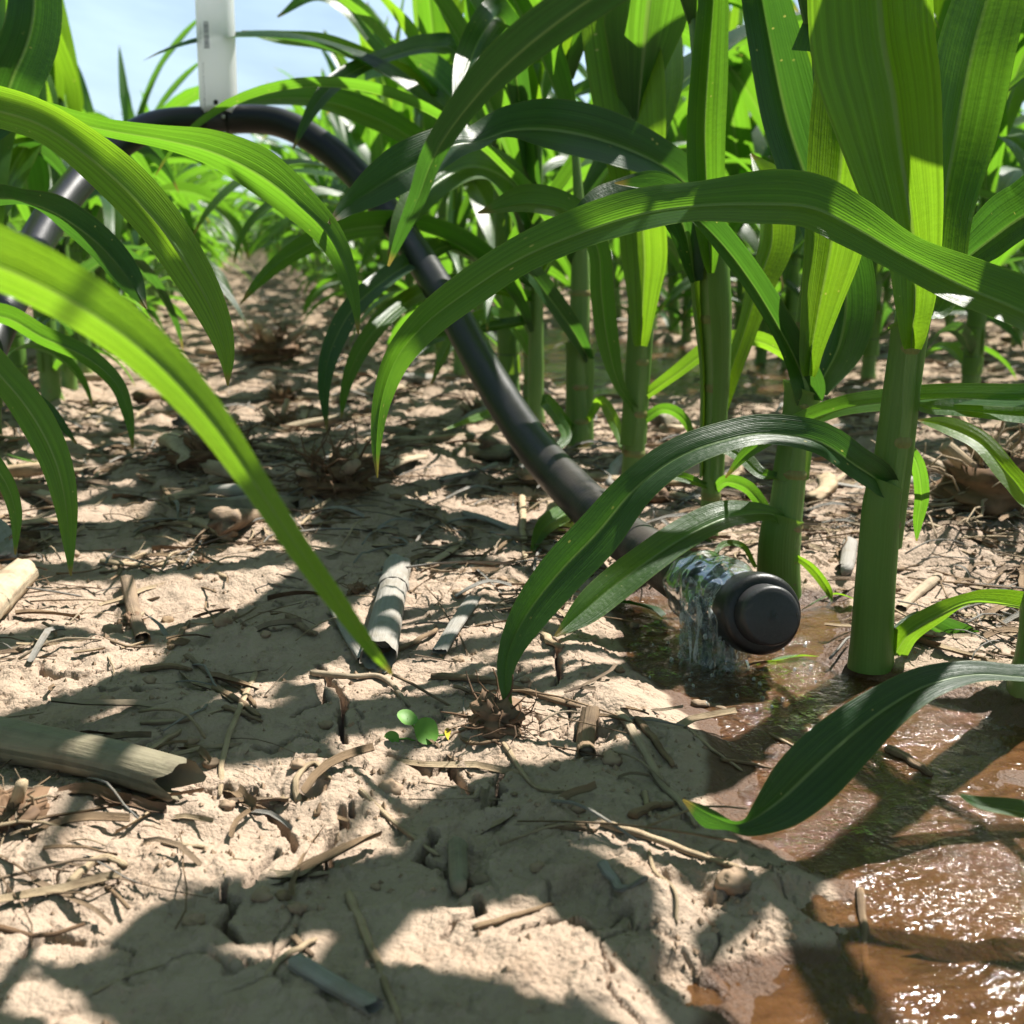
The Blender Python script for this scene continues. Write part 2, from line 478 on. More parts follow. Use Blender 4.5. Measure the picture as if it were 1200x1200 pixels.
def make_stalk_mat():
    m, n = mat_new('corn_stalk'); k = N(n)
    sp = k.node('ShaderNodeSeparateXYZ', {0: k.node('ShaderNodeUVMap').outputs[0]})
    u, v = sp.outputs[0], sp.outputs[1]
    rnd = k.math('MULTIPLY', k.node('ShaderNodeObjectInfo').outputs['Random'], 23.0)
    st = k.noise(k.comb(k.math('MULTIPLY', u, 40.0), k.math('MULTIPLY', v, 8.0), rnd), 1.0, 4, .6)
    bl = k.noise(k.comb(k.math('MULTIPLY', u, 4.0), k.math('MULTIPLY', v, 16.0), rnd), 1.0, 3, .5)
    base = k.mix(st, c4(.066, .155, .030), c4(.155, .27, .06))
    base = k.mix(k.ramp(bl, .45, .8), base, c4(.15, .25, .065))
    low = k.math('SUBTRACT', 1.0, k.ramp(v, .0, .035))
    base = k.mix(k.math('MULTIPLY', low, .6), base, c4(.30, .27, .10))
    blot = k.math('MULTIPLY', k.ramp(k.noise(k.comb(k.math('MULTIPLY', u, 7.0), k.math('MULTIPLY', v, 50.0), rnd), 1.0, 5, .7), .58, .70), .55)
    base = k.mix(k.math('MULTIPLY', blot, k.math('SUBTRACT', 1.0, k.ramp(v, .05, .22))), base, c4(.20, .13, .06))
    low2 = k.math('SUBTRACT', 1.0, k.ramp(k.math('ADD', v, k.math('MULTIPLY', st, .012)), .006, .018))
    base = k.mix(k.math('MULTIPLY', low2, .8), base, c4(.16, .08, .05))
    bmp = k.bump(k.math('ADD', st, k.math('MULTIPLY', k.math('SINE', k.math('MULTIPLY', u, 220.0)), .12)), .35, .0006)
    pr = k.node('ShaderNodeBsdfPrincipled', {'Base Color': base, 'Roughness': .42, 'Normal': bmp, 'Specular IOR Level': .4,
                'Subsurface Weight': .12, 'Subsurface Scale': .006, 'Subsurface Radius': (.6, 1., .3)})
    k.out(pr.outputs[0]); return m
STALK = make_stalk_mat()

def make_sheath_mat():
    m, n = mat_new('leaf_sheath'); k = N(n)
    sp = k.node('ShaderNodeSeparateXYZ', {0: k.node('ShaderNodeUVMap').outputs[0]})
    u, v = sp.outputs[0], sp.outputs[1]
    rnd = k.math('MULTIPLY', k.node('ShaderNodeObjectInfo').outputs['Random'], 23.0)
    st = k.noise(k.comb(k.math('MULTIPLY', u, 55.0), k.math('MULTIPLY', v, 10.0), rnd), 1.0, 4, .6)
    base = k.mix(st, c4(.074, .175, .030), c4(.165, .30, .062))
    bmp = k.bump(k.math('ADD', st, k.math('MULTIPLY', k.math('SINE', k.math('MULTIPLY', u, 260.0)), .12)), .35, .0006)
    pr = k.node('ShaderNodeBsdfPrincipled', {'Base Color': base, 'Roughness': .42, 'Normal': bmp, 'Specular IOR Level': .4})
    tr = k.node('ShaderNodeBsdfTranslucent', {'Color': c4(.30, .54, .03), 'Normal': bmp})
    k.out(k.node('ShaderNodeMixShader', {0: .32, 1: pr.outputs[0], 2: tr.outputs[0]}).outputs[0]); return m
SHEATH = make_sheath_mat()

def make_soil():
    m, n = mat_new('crusted_soil'); k = N(n)
    P = k.node('ShaderNodeNewGeometry').outputs['Position']
    wet = k.node('ShaderNodeAttribute', attribute_name='wet').outputs['Fac']
    n1 = k.noise(P, 7, 5, .6); n2 = k.noise(P, 38, 6, .65); n3 = k.noise(P, 300, 4, .7); n4 = k.noise(P, 1.6, 3)
    dry = k.mix(n1, c4(.34, .250, .184), c4(.45, .352, .274))
    dry = k.mix(k.math('MULTIPLY', k.ramp(n2, .45, .75), .5), dry, c4(.27, .182, .12))
    dry = k.mix(k.math('MULTIPLY', k.ramp(n4, .5, .75), .35), dry, c4(.33, .24, .16))
    dry = k.mix(k.math('MULTIPLY', k.ramp(n3, .60, .78), .6), dry, c4(.17, .11, .07))
    mud = k.mix(n2, c4(.060, .027, .012), c4(.125, .058, .025))
    dist = k.node('ShaderNodeVectorMath', {0: P}, operation='LENGTH').outputs['Value']
    far = k.ramp(dist, 1.0, 3.2)
    dry = k.mix(k.math('MULTIPLY', far, .75), dry, k.mix(k.noise(P, 16, 6, .75), c4(.13, .085, .06), c4(.40, .30, .20)))
    wm = k.ramp(k.math('ADD', wet, k.math('MULTIPLY', k.math('SUBTRACT', n2, .5), .35)), .25, .75)
    base = k.mix(wm, dry, mud)
    rough = k.math('MULTIPLY_ADD', wm, -.45, .92)
    h = k.math('ADD', k.math('MULTIPLY', n3, .35), k.math('MULTIPLY', k.noise(P, 110, 6, .7), 1.0))
    h = k.math('ADD', h, k.math('MULTIPLY', k.noise(P, 900, 3, .6), .12))
    vg = k.node('ShaderNodeTexVoronoi', {'Vector': P, 'Scale': 380.0, 'Randomness': 1.0}).outputs['Distance']
    h = k.math('ADD', h, k.math('MULTIPLY', k.math('MULTIPLY', vg, k.ramp(n2, .35, .6)), -.35))
    bmp = k.bump(h, .85, .004)
    pr = k.node('ShaderNodeBsdfPrincipled', {'Base Color': base, 'Roughness': rough, 'Normal': bmp, 'Specular IOR Level': k.math('MULTIPLY_ADD', wm, .35, .15)})
    k.out(pr.outputs[0]); return m
SOIL = make_soil()

def make_residue(name, a, b, c, grey=.3, spec=.2, rough=.75):
    m, n = mat_new(name); k = N(n)
    sp = k.node('ShaderNodeSeparateXYZ', {0: k.node('ShaderNodeUVMap').outputs[0]})
    u, v = sp.outputs[0], sp.outputs[1]
    P = k.node('ShaderNodeTexCoord').outputs['Object']
    rnd = k.node('ShaderNodeObjectInfo').outputs['Random']
    tint = k.node('ShaderNodeAttribute', attribute_name='tint').outputs['Fac']
    rr = k.math('FRACT', k.math('ADD', k.math('MULTIPLY', rnd, 7.31), tint))
    st = k.noise(k.comb(k.math('MULTIPLY', u, 24.0), k.math('MULTIPLY', v, 26.0), k.math('MULTIPLY', rr, 40.0)), 1.0, 5, .65)
    bl = k.noise(P, 60, 4, .6)
    base = k.mix(st, c4(*a), c4(*b))
    base = k.mix(k.math('MULTIPLY', k.ramp(bl, .42, .72), .7), base, c4(*c))
    base = k.mix(k.math('MULTIPLY', k.ramp(rr, .55, 1.0), grey), base, c4(.24, .22, .20))
    base = k.mix(k.math('MULTIPLY', k.ramp(rr, .0, .3), 0.0), base, c4(.1, .07, .05))
    bmp = k.bump(k.math('ADD', st, k.math('MULTIPLY', bl, .6)), .9, .0012)
    pr = k.node('ShaderNodeBsdfPrincipled', {'Base Color': base, 'Roughness': rough, 'Normal': bmp, 'Specular IOR Level': spec})
    k.out(pr.outputs[0]); return m
STRAW = make_residue('dry_straw', (.30, .215, .13), (.56, .44, .29), (.20, .135, .08))
BARK = make_residue('brown_twig', (.15, .095, .055), (.36, .25, .15), (.09, .055, .035), .25)
GREYSTALK = make_residue('weathered_stalk', (.16, .145, .13), (.42, .40, .36), (.22, .19, .15), .1)
OLIVESTALK = make_residue('olive_stalk', (.13, .112, .072), (.29, .255, .175), (.10, .08, .055), .1, .35, .5)
ROOTS = make_residue('dead_roots', (.10, .055, .03), (.27, .165, .095), (.05, .03, .02), .1)
CLOD = make_residue('soil_clod', (.25, .17, .11), (.38, .275, .19), (.19, .12, .075), .0)
PITH = make_residue('dry_pith', (.36, .28, .18), (.52, .43, .31), (.22, .15, .1), .0)

def simple(name, col, rough=.5, spec=.5, bump=0.0, bscale=200, var=.25, metal=0.0):
    m, n = mat_new(name); k = N(n)
    P = k.node('ShaderNodeTexCoord').outputs['Object']
    a = k.noise(P, bscale * .2, 5, .6); b = k.noise(P, bscale, 4, .6)
    base = k.mix(a, c4(*[c * (1 - var) for c in col]), c4(*[min(1, c * (1 + var)) for c in col]))
    ins = {'Base Color': base, 'Roughness': k.math('MULTIPLY_ADD', b, .15, rough - .07), 'Specular IOR Level': spec, 'Metallic': metal}
    if bump: ins['Normal'] = k.bump(b, bump, .0006)
    k.out(k.node('ShaderNodeBsdfPrincipled', ins).outputs[0]); return m
def make_pvc():
    m, n = mat_new('white_pvc'); k = N(n)
    P = k.node('ShaderNodeTexCoord').outputs['Object']
    base = k.mix(k.noise(P, 40, 5, .7), c4(.84, .86, .88), c4(.90, .91, .92))
    pr = k.node('ShaderNodeBsdfPrincipled', {'Base Color': base, 'Roughness': .32})
    tr = k.node('ShaderNodeBsdfTranslucent', {'Color': c4(.93, .95, .97)})
    k.out(k.node('ShaderNodeMixShader', {0: .54, 1: pr.outputs[0], 2: tr.outputs[0]}).outputs[0]); return m
PVC = make_pvc()
def scuffed(name, col, dust, rough):
    m, n = mat_new(name); k = N(n)
    P = k.node('ShaderNodeTexCoord').outputs['Object']
    a = k.noise(P, 45, 6, .7, .6); b = k.noise(P, 500, 3, .6); sc = k.noise(k.node('ShaderNodeMapping', {0: P, 3: (60, 900, 60)}).outputs[0], 1.0, 3, .5)
    f = k.math('ADD', k.math('MULTIPLY', k.ramp(a, .50, .78), .35), k.math('MULTIPLY', k.ramp(sc, .64, .72), .18))
    base = k.mix(f, k.mix(b, c4(*[c * .7 for c in col]), c4(*[c * 1.3 for c in col])), c4(*dust))
    k.out(k.node('ShaderNodeBsdfPrincipled', {'Base Color': base, 'Roughness': k.math('MULTIPLY_ADD', f, .4, rough), 'Specular IOR Level': .42, 'Normal': k.bump(k.math('ADD', b, a), .25, .0006)}).outputs[0]); return m
CAPBLACK = scuffed('black_rubber_cap', (.010, .010, .011), (.075, .062, .05), .38)
PLUG = scuffed('grey_black_plug', (.030, .030, .033), (.10, .088, .075), .45)
PRINT = simple('blue_grey_print', (.09, .10, .17), .5, .4, 0, 900, .6)
HOLE = simple('hole_shade', (.02, .018, .016), .8, .2)  # shade inside a hole given as a near-black colour
STEEL = simple('bolt_steel', (.42, .42, .44), .35, .5, .1, 300, .2, .9)
COTY = simple('seedling_green', (.10, .24, .03), .5, .3, .2, 400, .3)
COTY_Y = simple('seedling_yellow', (.50, .42, .04), .5, .3, .2, 400, .3)

def make_hose_mat():
    m, n = mat_new('black_rubber_hose'); k = N(n)
    P = k.node('ShaderNodeTexCoord').outputs['Object']
    sp = k.node('ShaderNodeSeparateXYZ', {0: k.node('ShaderNodeUVMap').outputs[0]})
    u, v = sp.outputs[0], sp.outputs[1]
    a = k.noise(P, 30, 5, .6); b = k.noise(P, 350, 4, .7)
    dustm = k.node('ShaderNodeSeparateXYZ', {0: P}).outputs[2]
    lowd = k.math('SUBTRACT', 1.0, k.ramp(dustm, -.02, .14))         # mud dried on near the ground
    dust = k.math('MULTIPLY', k.math('MULTIPLY', lowd, k.ramp(a, .30, .62)), .62)
    base = k.mix(b, c4(.007, .007, .008), c4(.016, .016, .018))
    base = k.mix(dust, base, c4(.16, .125, .095))
    ring = k.math('SINE', k.math('MULTIPLY', v, 1500.0))
    bmp = k.bump(k.math('ADD', k.math('MULTIPLY', ring, .10), b), .30, .0006)
    rough = k.math('ADD', k.math('MULTIPLY_ADD', a, .22, .24), k.math('MULTIPLY', dust, .4))
    k.out(k.node('ShaderNodeBsdfPrincipled', {'Base Color': base, 'Roughness': rough, 'Normal': bmp, 'Specular IOR Level': .38}).outputs[0]); return m
HOSE = make_hose_mat()

def make_water():
    m, n = mat_new('muddy_water'); k = N(n)
    P = k.node('ShaderNodeNewGeometry').outputs['Position']
    w1 = k.noise(P, 95, 3, .6, .6); w2 = k.noise(P, 330, 3, .6, .4); w3 = k.noise(P, 22, 2, .5, .8)
    h = k.math('ADD', k.math('ADD', k.math('MULTIPLY', w1, .8), k.math('MULTIPLY', w2, .42)), k.math('MULTIPLY', w3, 1.6))
    calm = k.ramp(k.noise(P, 5, 2), .35, .65)
    bmp = k.node('ShaderNodeBump', {'Height': h, 'Strength': k.math('MULTIPLY_ADD', calm, .4, .22), 'Distance': .0085}).outputs[0]
    fr = k.node('ShaderNodeFresnel', {'IOR': 1.333, 'Normal': bmp})
    gl = k.node('ShaderNodeBsdfGlossy', {'Color': c4(1, 1, 1), 'Roughness': .07, 'Normal': bmp})
    b2 = k.node('ShaderNodeBump', {'Height': k.noise(P, 260, 3, .6), 'Strength': k.ramp(k.noise(P, 24, 3, .6), (.60), .80), 'Distance': .012}).outputs[0]
    g2 = k.node('ShaderNodeBsdfGlossy', {'Color': c4(1, 1, 1), 'Roughness': .10, 'Normal': b2})
    gl = k.node('ShaderNodeMixShader', {0: .09, 1: gl.outputs[0], 2: g2.outputs[0]})
    fl = k.noise(k.node('ShaderNodeMapping', {0: P, 2: (0, 0, .7), 3: (26, 85, 30)}).outputs[0], 1.0, 6, .7, 1.2)
    silt = k.node('ShaderNodeBsdfDiffuse', {'Color': k.mix(k.ramp(fl, .30, .68), c4(.070, .029, .010), c4(.20, .092, .036))})
    tr = k.node('ShaderNodeBsdfTransparent', {'Color': c4(.80, .66, .52)})
    body = k.node('ShaderNodeMixShader', {0: .40, 1: tr.outputs[0], 2: silt.outputs[0]})
    fac = k.math('MINIMUM', k.math('MULTIPLY', fr.outputs[0], 1.25), 1.0)
    k.out(k.node('ShaderNodeMixShader', {0: fac, 1: body.outputs[0], 2: gl.outputs[0]}).outputs[0]); return m
WATERM = make_water()

def make_clear():
    m, n = mat_new('clear_water'); k = N(n)
    P = k.node('ShaderNodeTexCoord').outputs['Object']
    bmp = k.bump(k.noise(P, 45, 2, .5, .8), .35, .004)
    fr = k.node('ShaderNodeFresnel', {'IOR': 1.333, 'Normal': bmp})
    gl = k.node('ShaderNodeBsdfGlossy', {'Color': c4(1, 1, 1), 'Roughness': .16, 'Normal': bmp})
    foam = k.node('ShaderNodeBsdfTranslucent', {'Color': c4(.75, .8, .8)})
    foam2 = k.node('ShaderNodeBsdfDiffuse', {'Color': c4(.72, .76, .76)})
    fm = k.node('ShaderNodeMixShader', {0: .5, 1: foam.outputs[0], 2: foam2.outputs[0]})
    rf = k.node('ShaderNodeBsdfRefraction', {'Color': c4(.92, .95, .94), 'Roughness': .02, 'IOR': 1.2, 'Normal': bmp})
    tr = k.node('ShaderNodeBsdfTransparent', {'Color': c4(.80, .84, .84)})
    body = k.node('ShaderNodeMixShader', {0: .06, 1: tr.outputs[0], 2: rf.outputs[0]})
    ff = k.math('MULTIPLY', k.ramp(k.noise(P, 65, 6, .75, 1.5), .42, .64), .72)
    body2 = k.node('ShaderNodeMixShader', {0: ff, 1: body.outputs[0], 2: fm.outputs[0]})
    fac = k.math('MINIMUM', k.math('MULTIPLY', fr.outputs[0], .55), 1.0)
    k.out(k.node('ShaderNodeMixShader', {0: fac, 1: body2.outputs[0], 2: gl.outputs[0]}).outputs[0]); return m
CLEAR = make_clear()

# ------------------------------------------------------------------ ground sheet (one mesh to the horizon)
def build_ground():
    ys = [0.27]
    while ys[-1] < 9.0:
        y = ys[-1]; ys.append(y + max(.0013, .0029 * y * y))
    pre = [-400, -40, -8, -3, -1.5, -.9, -.6, -.4, -.25, -.12, 0, .06, .12, .17, .21, .24]
    post = [9.6, 11, 13, 16, 20, 27, 40, 80, 200, 900]
    ys = np.array(pre + ys + post)
    s = np.linspace(-1, 1, 800)
    g = .80 * s + 1.9 * s ** 7
    yy = np.clip(ys, .33, 9)
    c = .30 * yy; half = .60 * yy + .22
    X = c[:, None] + half[:, None] * g[None, :]
    X = np.concatenate([np.full((len(ys), 1), -900.), np.full((len(ys), 1), -60.), X, np.full((len(ys), 1), 60.), np.full((len(ys), 1), 900.)], 1)
    Y = np.broadcast_to(ys[:, None], X.shape)
    x, y = X.ravel().copy(), Y.ravel().copy()
    Z = np.zeros(x.shape); m = (np.abs(x) < 25) & (y < 25) & (y > -5)
    Z[m] = height(x[m], y[m])
    wet = np.zeros(x.shape); mm = (np.abs(x) < 5) & (y < 5) & (y > -1)
    wet[mm] = sstep(.016, -.008, water_sd(x[mm], y[mm])) 
    me = new_mesh('ground', np.stack([x, y, Z], 1), grid_faces(*X.shape), None, SOIL, True, {'wet': wet})
    # faces point up
    o = obj('ground', me, None, kind='structure')
    return o
build_ground()

def build_water():
    def sheet(x0, x1, y0, y1, st, name):
        xs = np.arange(x0, x1, st); ys = np.arange(y0, y1, st)
        X, Y = np.meshgrid(xs, ys); x, y = X.ravel(), Y.ravel()
        sd = water_sd(x, y)
        # flow ripples running away from the outlet
        cx, cy = gp(835, 770)[:2]
        rr = np.hypot(x - cx, y - cy)
        z = .0006 * fbm(x * 45, y * 30, 81, 3) + .0011 * np.exp(-rr / .06) * np.sin(rr * 330 + 3 * pnoise(x * 30, y * 30, 2)) \
            + .0022 * np.exp(-rr / .05) * fbm(x * 90, y * 90, 83, 2) + .0009 * pnoise(x * 16 + y * 9, y * 30 - x * 12, 88)
        F = grid_faces(len(ys), len(xs))
        keep = (sd[F] < .045).all(1)
        F = F[keep]; used = np.unique(F); mp_ = np.full(len(x), -1); mp_[used] = np.arange(len(used))
        me = new_mesh(name, np.stack([x, y, z], 1)[used], mp_[F], None, WATERM)
        obj(name, me, None, kind='structure')
    W = np.array(WATER)
    sheet(W[:, 0].min() - .03, 1.1, W[:, 1].min() - .03, W[:, 1].max() + .04, .0045, 'puddle_water')
    sheet(.4, 1.3, 1.7, 3.5, .012, 'puddle_water')
build_water()

# ------------------------------------------------------------------ leaves
def leaf_geo(P, A, Wd, cols=11, fold=None, wave=.0, wfreq=9., seed=0, mirror=1.0):
    """P centre line, A unit across, Wd widths; returns V,F,U"""
    n = len(P)
    T = unit(np.gradient(P, axis=0)); A = unit(A - T * np.sum(A * T, 1, keepdims=True)); Nn = np.cross(T, A)
    if np.mean(Nn[:, 2] * Wd) < 0: A = -A; Nn = -Nn
    if cols >= 11: us = np.array([-1, -.93, -.7, -.46, -.22, -.055, 0, .055, .22, .46, .7, .93, 1])
    elif cols >= 7: us = np.array([-1, -.66, -.3, 0, .3, .66, 1])
    elif cols >= 5: us = np.array([-1, -.5, 0, .5, 1])
    else: us = np.array([-1, 0, 1.])
    s = np.linspace(0, 1, n)
    if fold is None: fold = R(55) * np.exp(-s / .10) + R(12)
    r = np.random.default_rng(seed)
    ph = r.uniform(0, 6.28, 4)
    au = np.abs(us)[None, :]; sg = us[None, :]
    hw = (Wd / 2)[:, None]; fo = np.broadcast_to(np.asarray(fold), (n,))[:, None]
    env = np.sin(np.pi * np.clip(s * 1.05, 0, 1))[:, None] ** .7
    wv = np.where(sg > 0, np.sin(wfreq * 6.28 * s[:, None] / 6 + ph[0]) + .5 * np.sin(wfreq * 1.9 * s[:, None] + ph[1]),
                  np.sin(wfreq * 5.7 * s[:, None] / 6 + ph[2]) + .5 * np.sin(wfreq * 2.3 * s[:, None] + ph[3]))
    V = P[:, None] + A[:, None] * (sg * hw * np.cos(fo * .8))[..., None] \
        + Nn[:, None] * (au * hw * np.sin(fo) - .10 * hw * (1 - au ** 2) * 0 + wave * hw * 2 * env * wv * au ** 2)[..., None]
    if cols >= 11:       # midrib channel
        V -= Nn[:, None] * (np.exp(-(us / .10) ** 2)[None, :] * np.minimum(.0016, hw * .08))[..., None]
    U = np.stack([np.broadcast_to((us + 1) / 2, (n, len(us))), np.broadcast_to(s[:, None], (n, len(us)))], -1).reshape(-1, 2)
    return V.reshape(-1, 3), grid_faces(n, len(us)), U

def hero_leaf(parent, pts, mat=LEAF, n=54, wave=.03, fold=None, wfreq=9., seed=0, name='leaf', flatbase=False, keep=False, **props):
    """pts rows: px, py, depth, apparent width px, tilt deg"""
    pts = np.array(pts, float)
    if parent.name in SPINE:
        SP, sr = SPINE[parent.name]; _, sb, sd_p = proj(SP); j = int(np.argmin(np.abs(sb - pts[0, 1])))
        dlt = sd_p[j] - sr[j] * .6 - pts[0, 2]
        wgt = np.linspace(1, 0, len(pts)) if not keep else np.ones(len(pts))
        if keep:
            o_ = np.argsort(sb); pts[:, 2] = np.interp(pts[:, 1], sb[o_], (sd_p - sr * 1.2 - .004)[o_])
        elif abs(dlt) < .4: pts[:, 2] += dlt * wgt
    q = catmull(pts, n)
    P = CAM + (cF + cR * ((q[:, 0:1] - 600) / FPX) + cU * ((600 - q[:, 1:2]) / FPX)) * q[:, 2:3]
    T = unit(np.gradient(P, axis=0)); Vd = unit(P - CAM)
    S = unit(np.cross(T, Vd)); B = np.cross(T, S)
    tau = np.radians(q[:, 4:5])
    A = S * np.cos(tau) + B * np.sin(tau)
    Wd = np.maximum(q[:, 3], .6) * q[:, 2] / FPX / np.maximum(np.cos(tau[:, 0]), .3)
    s = np.linspace(0, 1, n)
    if keep and fold is not None: fold = fold + R(52) * np.exp(-s / .10)
    if fold is None: fold = R(14) + R(0 if flatbase else 40) * np.exp(-s / .07)
    V, F, U = leaf_geo(P, A, Wd, 13, fold, wave, wfreq, seed)
    loc = np.array(parent.location)
    me = new_mesh(name, V - loc, F, U, mat, True, {'tint': np.full(len(V), .3)})
    return obj(name, me, parent, **props)

# procedural plant ---------------------------------------------------
def plant_spec(seed, h=1.0, nleaf=9):
    r = np.random.default_rng(seed)
    az0 = r.uniform(-.5, .5)
    zs = np.array([.045, .075, .12, .17, .225, .285, .345, .40, .445, .475])[:nleaf + 1]
    ls = np.array([.20, .30, .42, .54, .62, .68, .68, .62, .52, .40])
    ws = np.array([.020, .028, .038, .048, .058, .066, .070, .068, .056, .040])
    el = np.array([35, 40, 50, 56, 62, 66, 70, 75, 80, 85])
    bd = np.array([95, 112, 125, 128, 124, 112, 95, 72, 48, 22])
    out = []
    for i in range(len(zs)):
        if i == 0 and r.random() < .5: continue
        out.append(dict(z=zs[i] * h * r.uniform(.92, 1.08), L=ls[i] * h * r.uniform(.85, 1.12), w=ws[i] * r.uniform(1.0, 1.32),
                        el=el[i] + r.normal(0, 6), bend=bd[i] * r.uniform(.75, 1.15), az=az0 + (i % 2) * math.pi + r.normal(0, .35),
                        tw=r.normal(0, 45), drift=r.normal(0, .35), pw=r.uniform(1.0, 1.7), seed=int(r.integers(1 << 30)), i=i))
    return out, dict(h=.50 * h, r0=.0135 * r.uniform(.88, 1.1), lean=r.normal(0, .02, 2), zs=zs * h)

def stalk_pt(z, sp):
    t = z / sp['h']
    return np.array([sp['lean'][0] * t, sp['lean'][1] * t, z])

def proc_leaf(L, sp, n, cols):
    s = np.linspace(0, 1, n)
    el = np.radians(L['el']) - np.radians(L['bend']) * s ** L['pw']
    az = L['az'] + L['drift'] * s ** 1.5
    d = np.stack([np.cos(el) * np.cos(az), np.cos(el) * np.sin(az), np.sin(el)], 1)
    ds = L['L'] / (n - 1)
    P = np.concatenate([np.zeros((1, 3)), np.cumsum((d[:-1] + d[1:]) / 2 * ds, 0)])
    rr = sp['r0'] * (1 - .5 * L['z'] / sp['h'])
    P = P + stalk_pt(L['z'], sp) + np.array([math.cos(L['az']), math.sin(L['az']), 0]) * rr * .6
    H = np.stack([-np.sin(az), np.cos(az), 0 * az], 1)
    tw = np.radians(L['tw']) * s ** 1.2
    T = unit(np.gradient(P, axis=0)); Bn = np.cross(H, T)
    A = H * np.cos(tw)[:, None] + Bn * np.sin(tw)[:, None]
    w = L['w'] * np.minimum(1, .22 + 4.2 * s) * np.clip(1 - s ** 2.3, 0, 1) ** .8 + .0008
    fold = R(60) * np.exp(-s / .09) + R(13) if L['i'] < 8 else R(60) * np.exp(-s / .4) + R(14)
    return leaf_geo(P, A, w, cols, fold, .05 if cols >= 5 else .03, 8 + L['seed'] % 7, L['seed'])

def proc_stalk(sp, nr, nc, g=None):
    zz = np.linspace(-.012, sp['h'], nr)
    P = np.array([stalk_pt(z, sp) for z in zz])
    r = sp['r0'] * (1.12 - .55 * np.clip(zz / sp['h'], 0, 1)) * (1 + .25 * np.exp(-((zz - .002) / .012) ** 2))
    for zn in sp['zs']: r = r * (1 + .09 * np.exp(-((zz - zn) / .006) ** 2))
    g = g or Geo(); add_tube(g, P, r, nc, .82, True); return g

PLANTV = []
def make_variant(seed, h):
    leaves, sp = plant_spec(seed, h)
    d = dict(leaves=leaves, sp=sp)
    g = proc_stalk(sp, 40, 14)
    d['stalk'] = g.mesh('stalk', STALK)
    d['lm'] = []
    for L in leaves:
        V, F, U = proc_leaf(L, sp, 30, 11)
        mat = LEAF_PALE if L['i'] >= 8 else (LEAF_SHADE_DARK if (L['seed'] % 3 == 0 and L['i'] < 6) else LEAF)
        d['lm'].append((new_mesh('leaf', V, F, U, mat, True, {'tint': np.full(len(V), .4)}), V))
    # sheaths wrapping between the nodes
    d['sh'] = []
    for a in range(1, 9, 1):
        if a + 1 >= len(sp['zs']): break
        z0, z1 = sp['zs'][a - 1], sp['zs'][a]
        zz = np.linspace(z0 + .003, z1, 8); nc = 13
        th = np.linspace(-2.7, 2.7, nc)
        azl = [l['az'] for l in leaves if l['i'] == a]
        az = azl[0] if azl else 0
        rr = sp['r0'] * (1.12 - .55 * np.clip(zz / sp['h'], 0, 1)) * 1.13
        V = np.array([[stalk_pt(z, sp) + np.array([math.cos(az + t) * (q + .0004 * abs(t)), math.sin(az + t) * (q + .0004 * abs(t)), 0]) for t in th] for z, q in zip(zz, rr)]).reshape(-1, 3)
        U = np.stack([np.tile(th / 6.28 + .5, 8), np.repeat(zz, nc)], 1)
        d['sh'].append(new_mesh('sheath', V, grid_faces(8, nc), U, SHEATH, True))
    # joined, cheaper version for mid distance
    g = proc_stalk(sp, 8, 7)
    for L in leaves:
        V, F, U = proc_leaf(L, sp, 14, 5); g.add(V, F, U, (L['seed'] % 97) / 97)
    nst = 8 * 7 + 2
    me = g.mesh('corn_plant', STALK); me.materials.append(LEAF)
    co = np.zeros(len(me.polygons), np.int32); ls = np.zeros(len(me.polygons), np.int32)
    me.polygons.foreach_get('loop_start', ls); vi = np.zeros(len(me.loops), np.int32); me.loops.foreach_get('vertex_index', vi)
    co[vi[ls] >= nst] = 1; me.polygons.foreach_set('material_index', co)
    d['mid'] = me
    return d
for i in range(9): PLANTV.append(make_variant(100 + i, [1.0, .93, 1.05, .88, 1.0, 1.1, .96, 1.03, .9][i]))

def rotz(V, a, s=1.0):
    c, q = math.cos(a), math.sin(a)
    return np.stack([V[:, 0] * c - V[:, 1] * q, V[:, 0] * q + V[:, 1] * c, V[:, 2]], 1) * s

def place_full(x, y, vi, rz, sc, label, group, skip=None, minz=0.0, only=None):
    d = PLANTV[vi]
    z = hz(x, y) - .004
    t = thing('corn_plant', label, 'corn plant', (x, y, z), group)
    t.rotation_euler = (0, 0, rz); t.scale = (sc, sc, sc)
    if only is None:
        obj('stalk', d['stalk'], t)
        for s in d['sh']: obj('sheath', s, t)
    for L, (me, V) in zip(d['leaves'], d['lm']):
        if L['z'] < minz: continue
        if skip is not None:
            W = rotz(V, rz, sc) + np.array([x, y, z])
            if skip(W): continue
        obj('leaf', me, t)
    return t

# frames where stray leaves must not hang before the lens
def near_skip(thr):
    def f(W):
        a, b, d = proj(W)
        return bool(np.any((d > .0) & (d < thr) & (a > -40) & (a < 1240) & (b > -40) & (b < 1240)) or np.any(np.linalg.norm(W - CAM, axis=1) < .16))
    return f
def sky_skip(thr):
    base = near_skip(thr)
    def f(W):
        if base(W): return True
        a, b, d = proj(W)
        return bool(np.sum((d > 0) & (d < 4.2) & (a > 105) & (a < 335) & (b < 112)) > 3)
    return f
def low_skip(thr, ymax, x0=-40, x1=1240):
    base = near_skip(thr)
    def f(W):
        if base(W): return True
        a, b, d = proj(W)
        return bool(np.any((d > 0) & (a > x0) & (a < x1) & (b > ymax)))
    return f

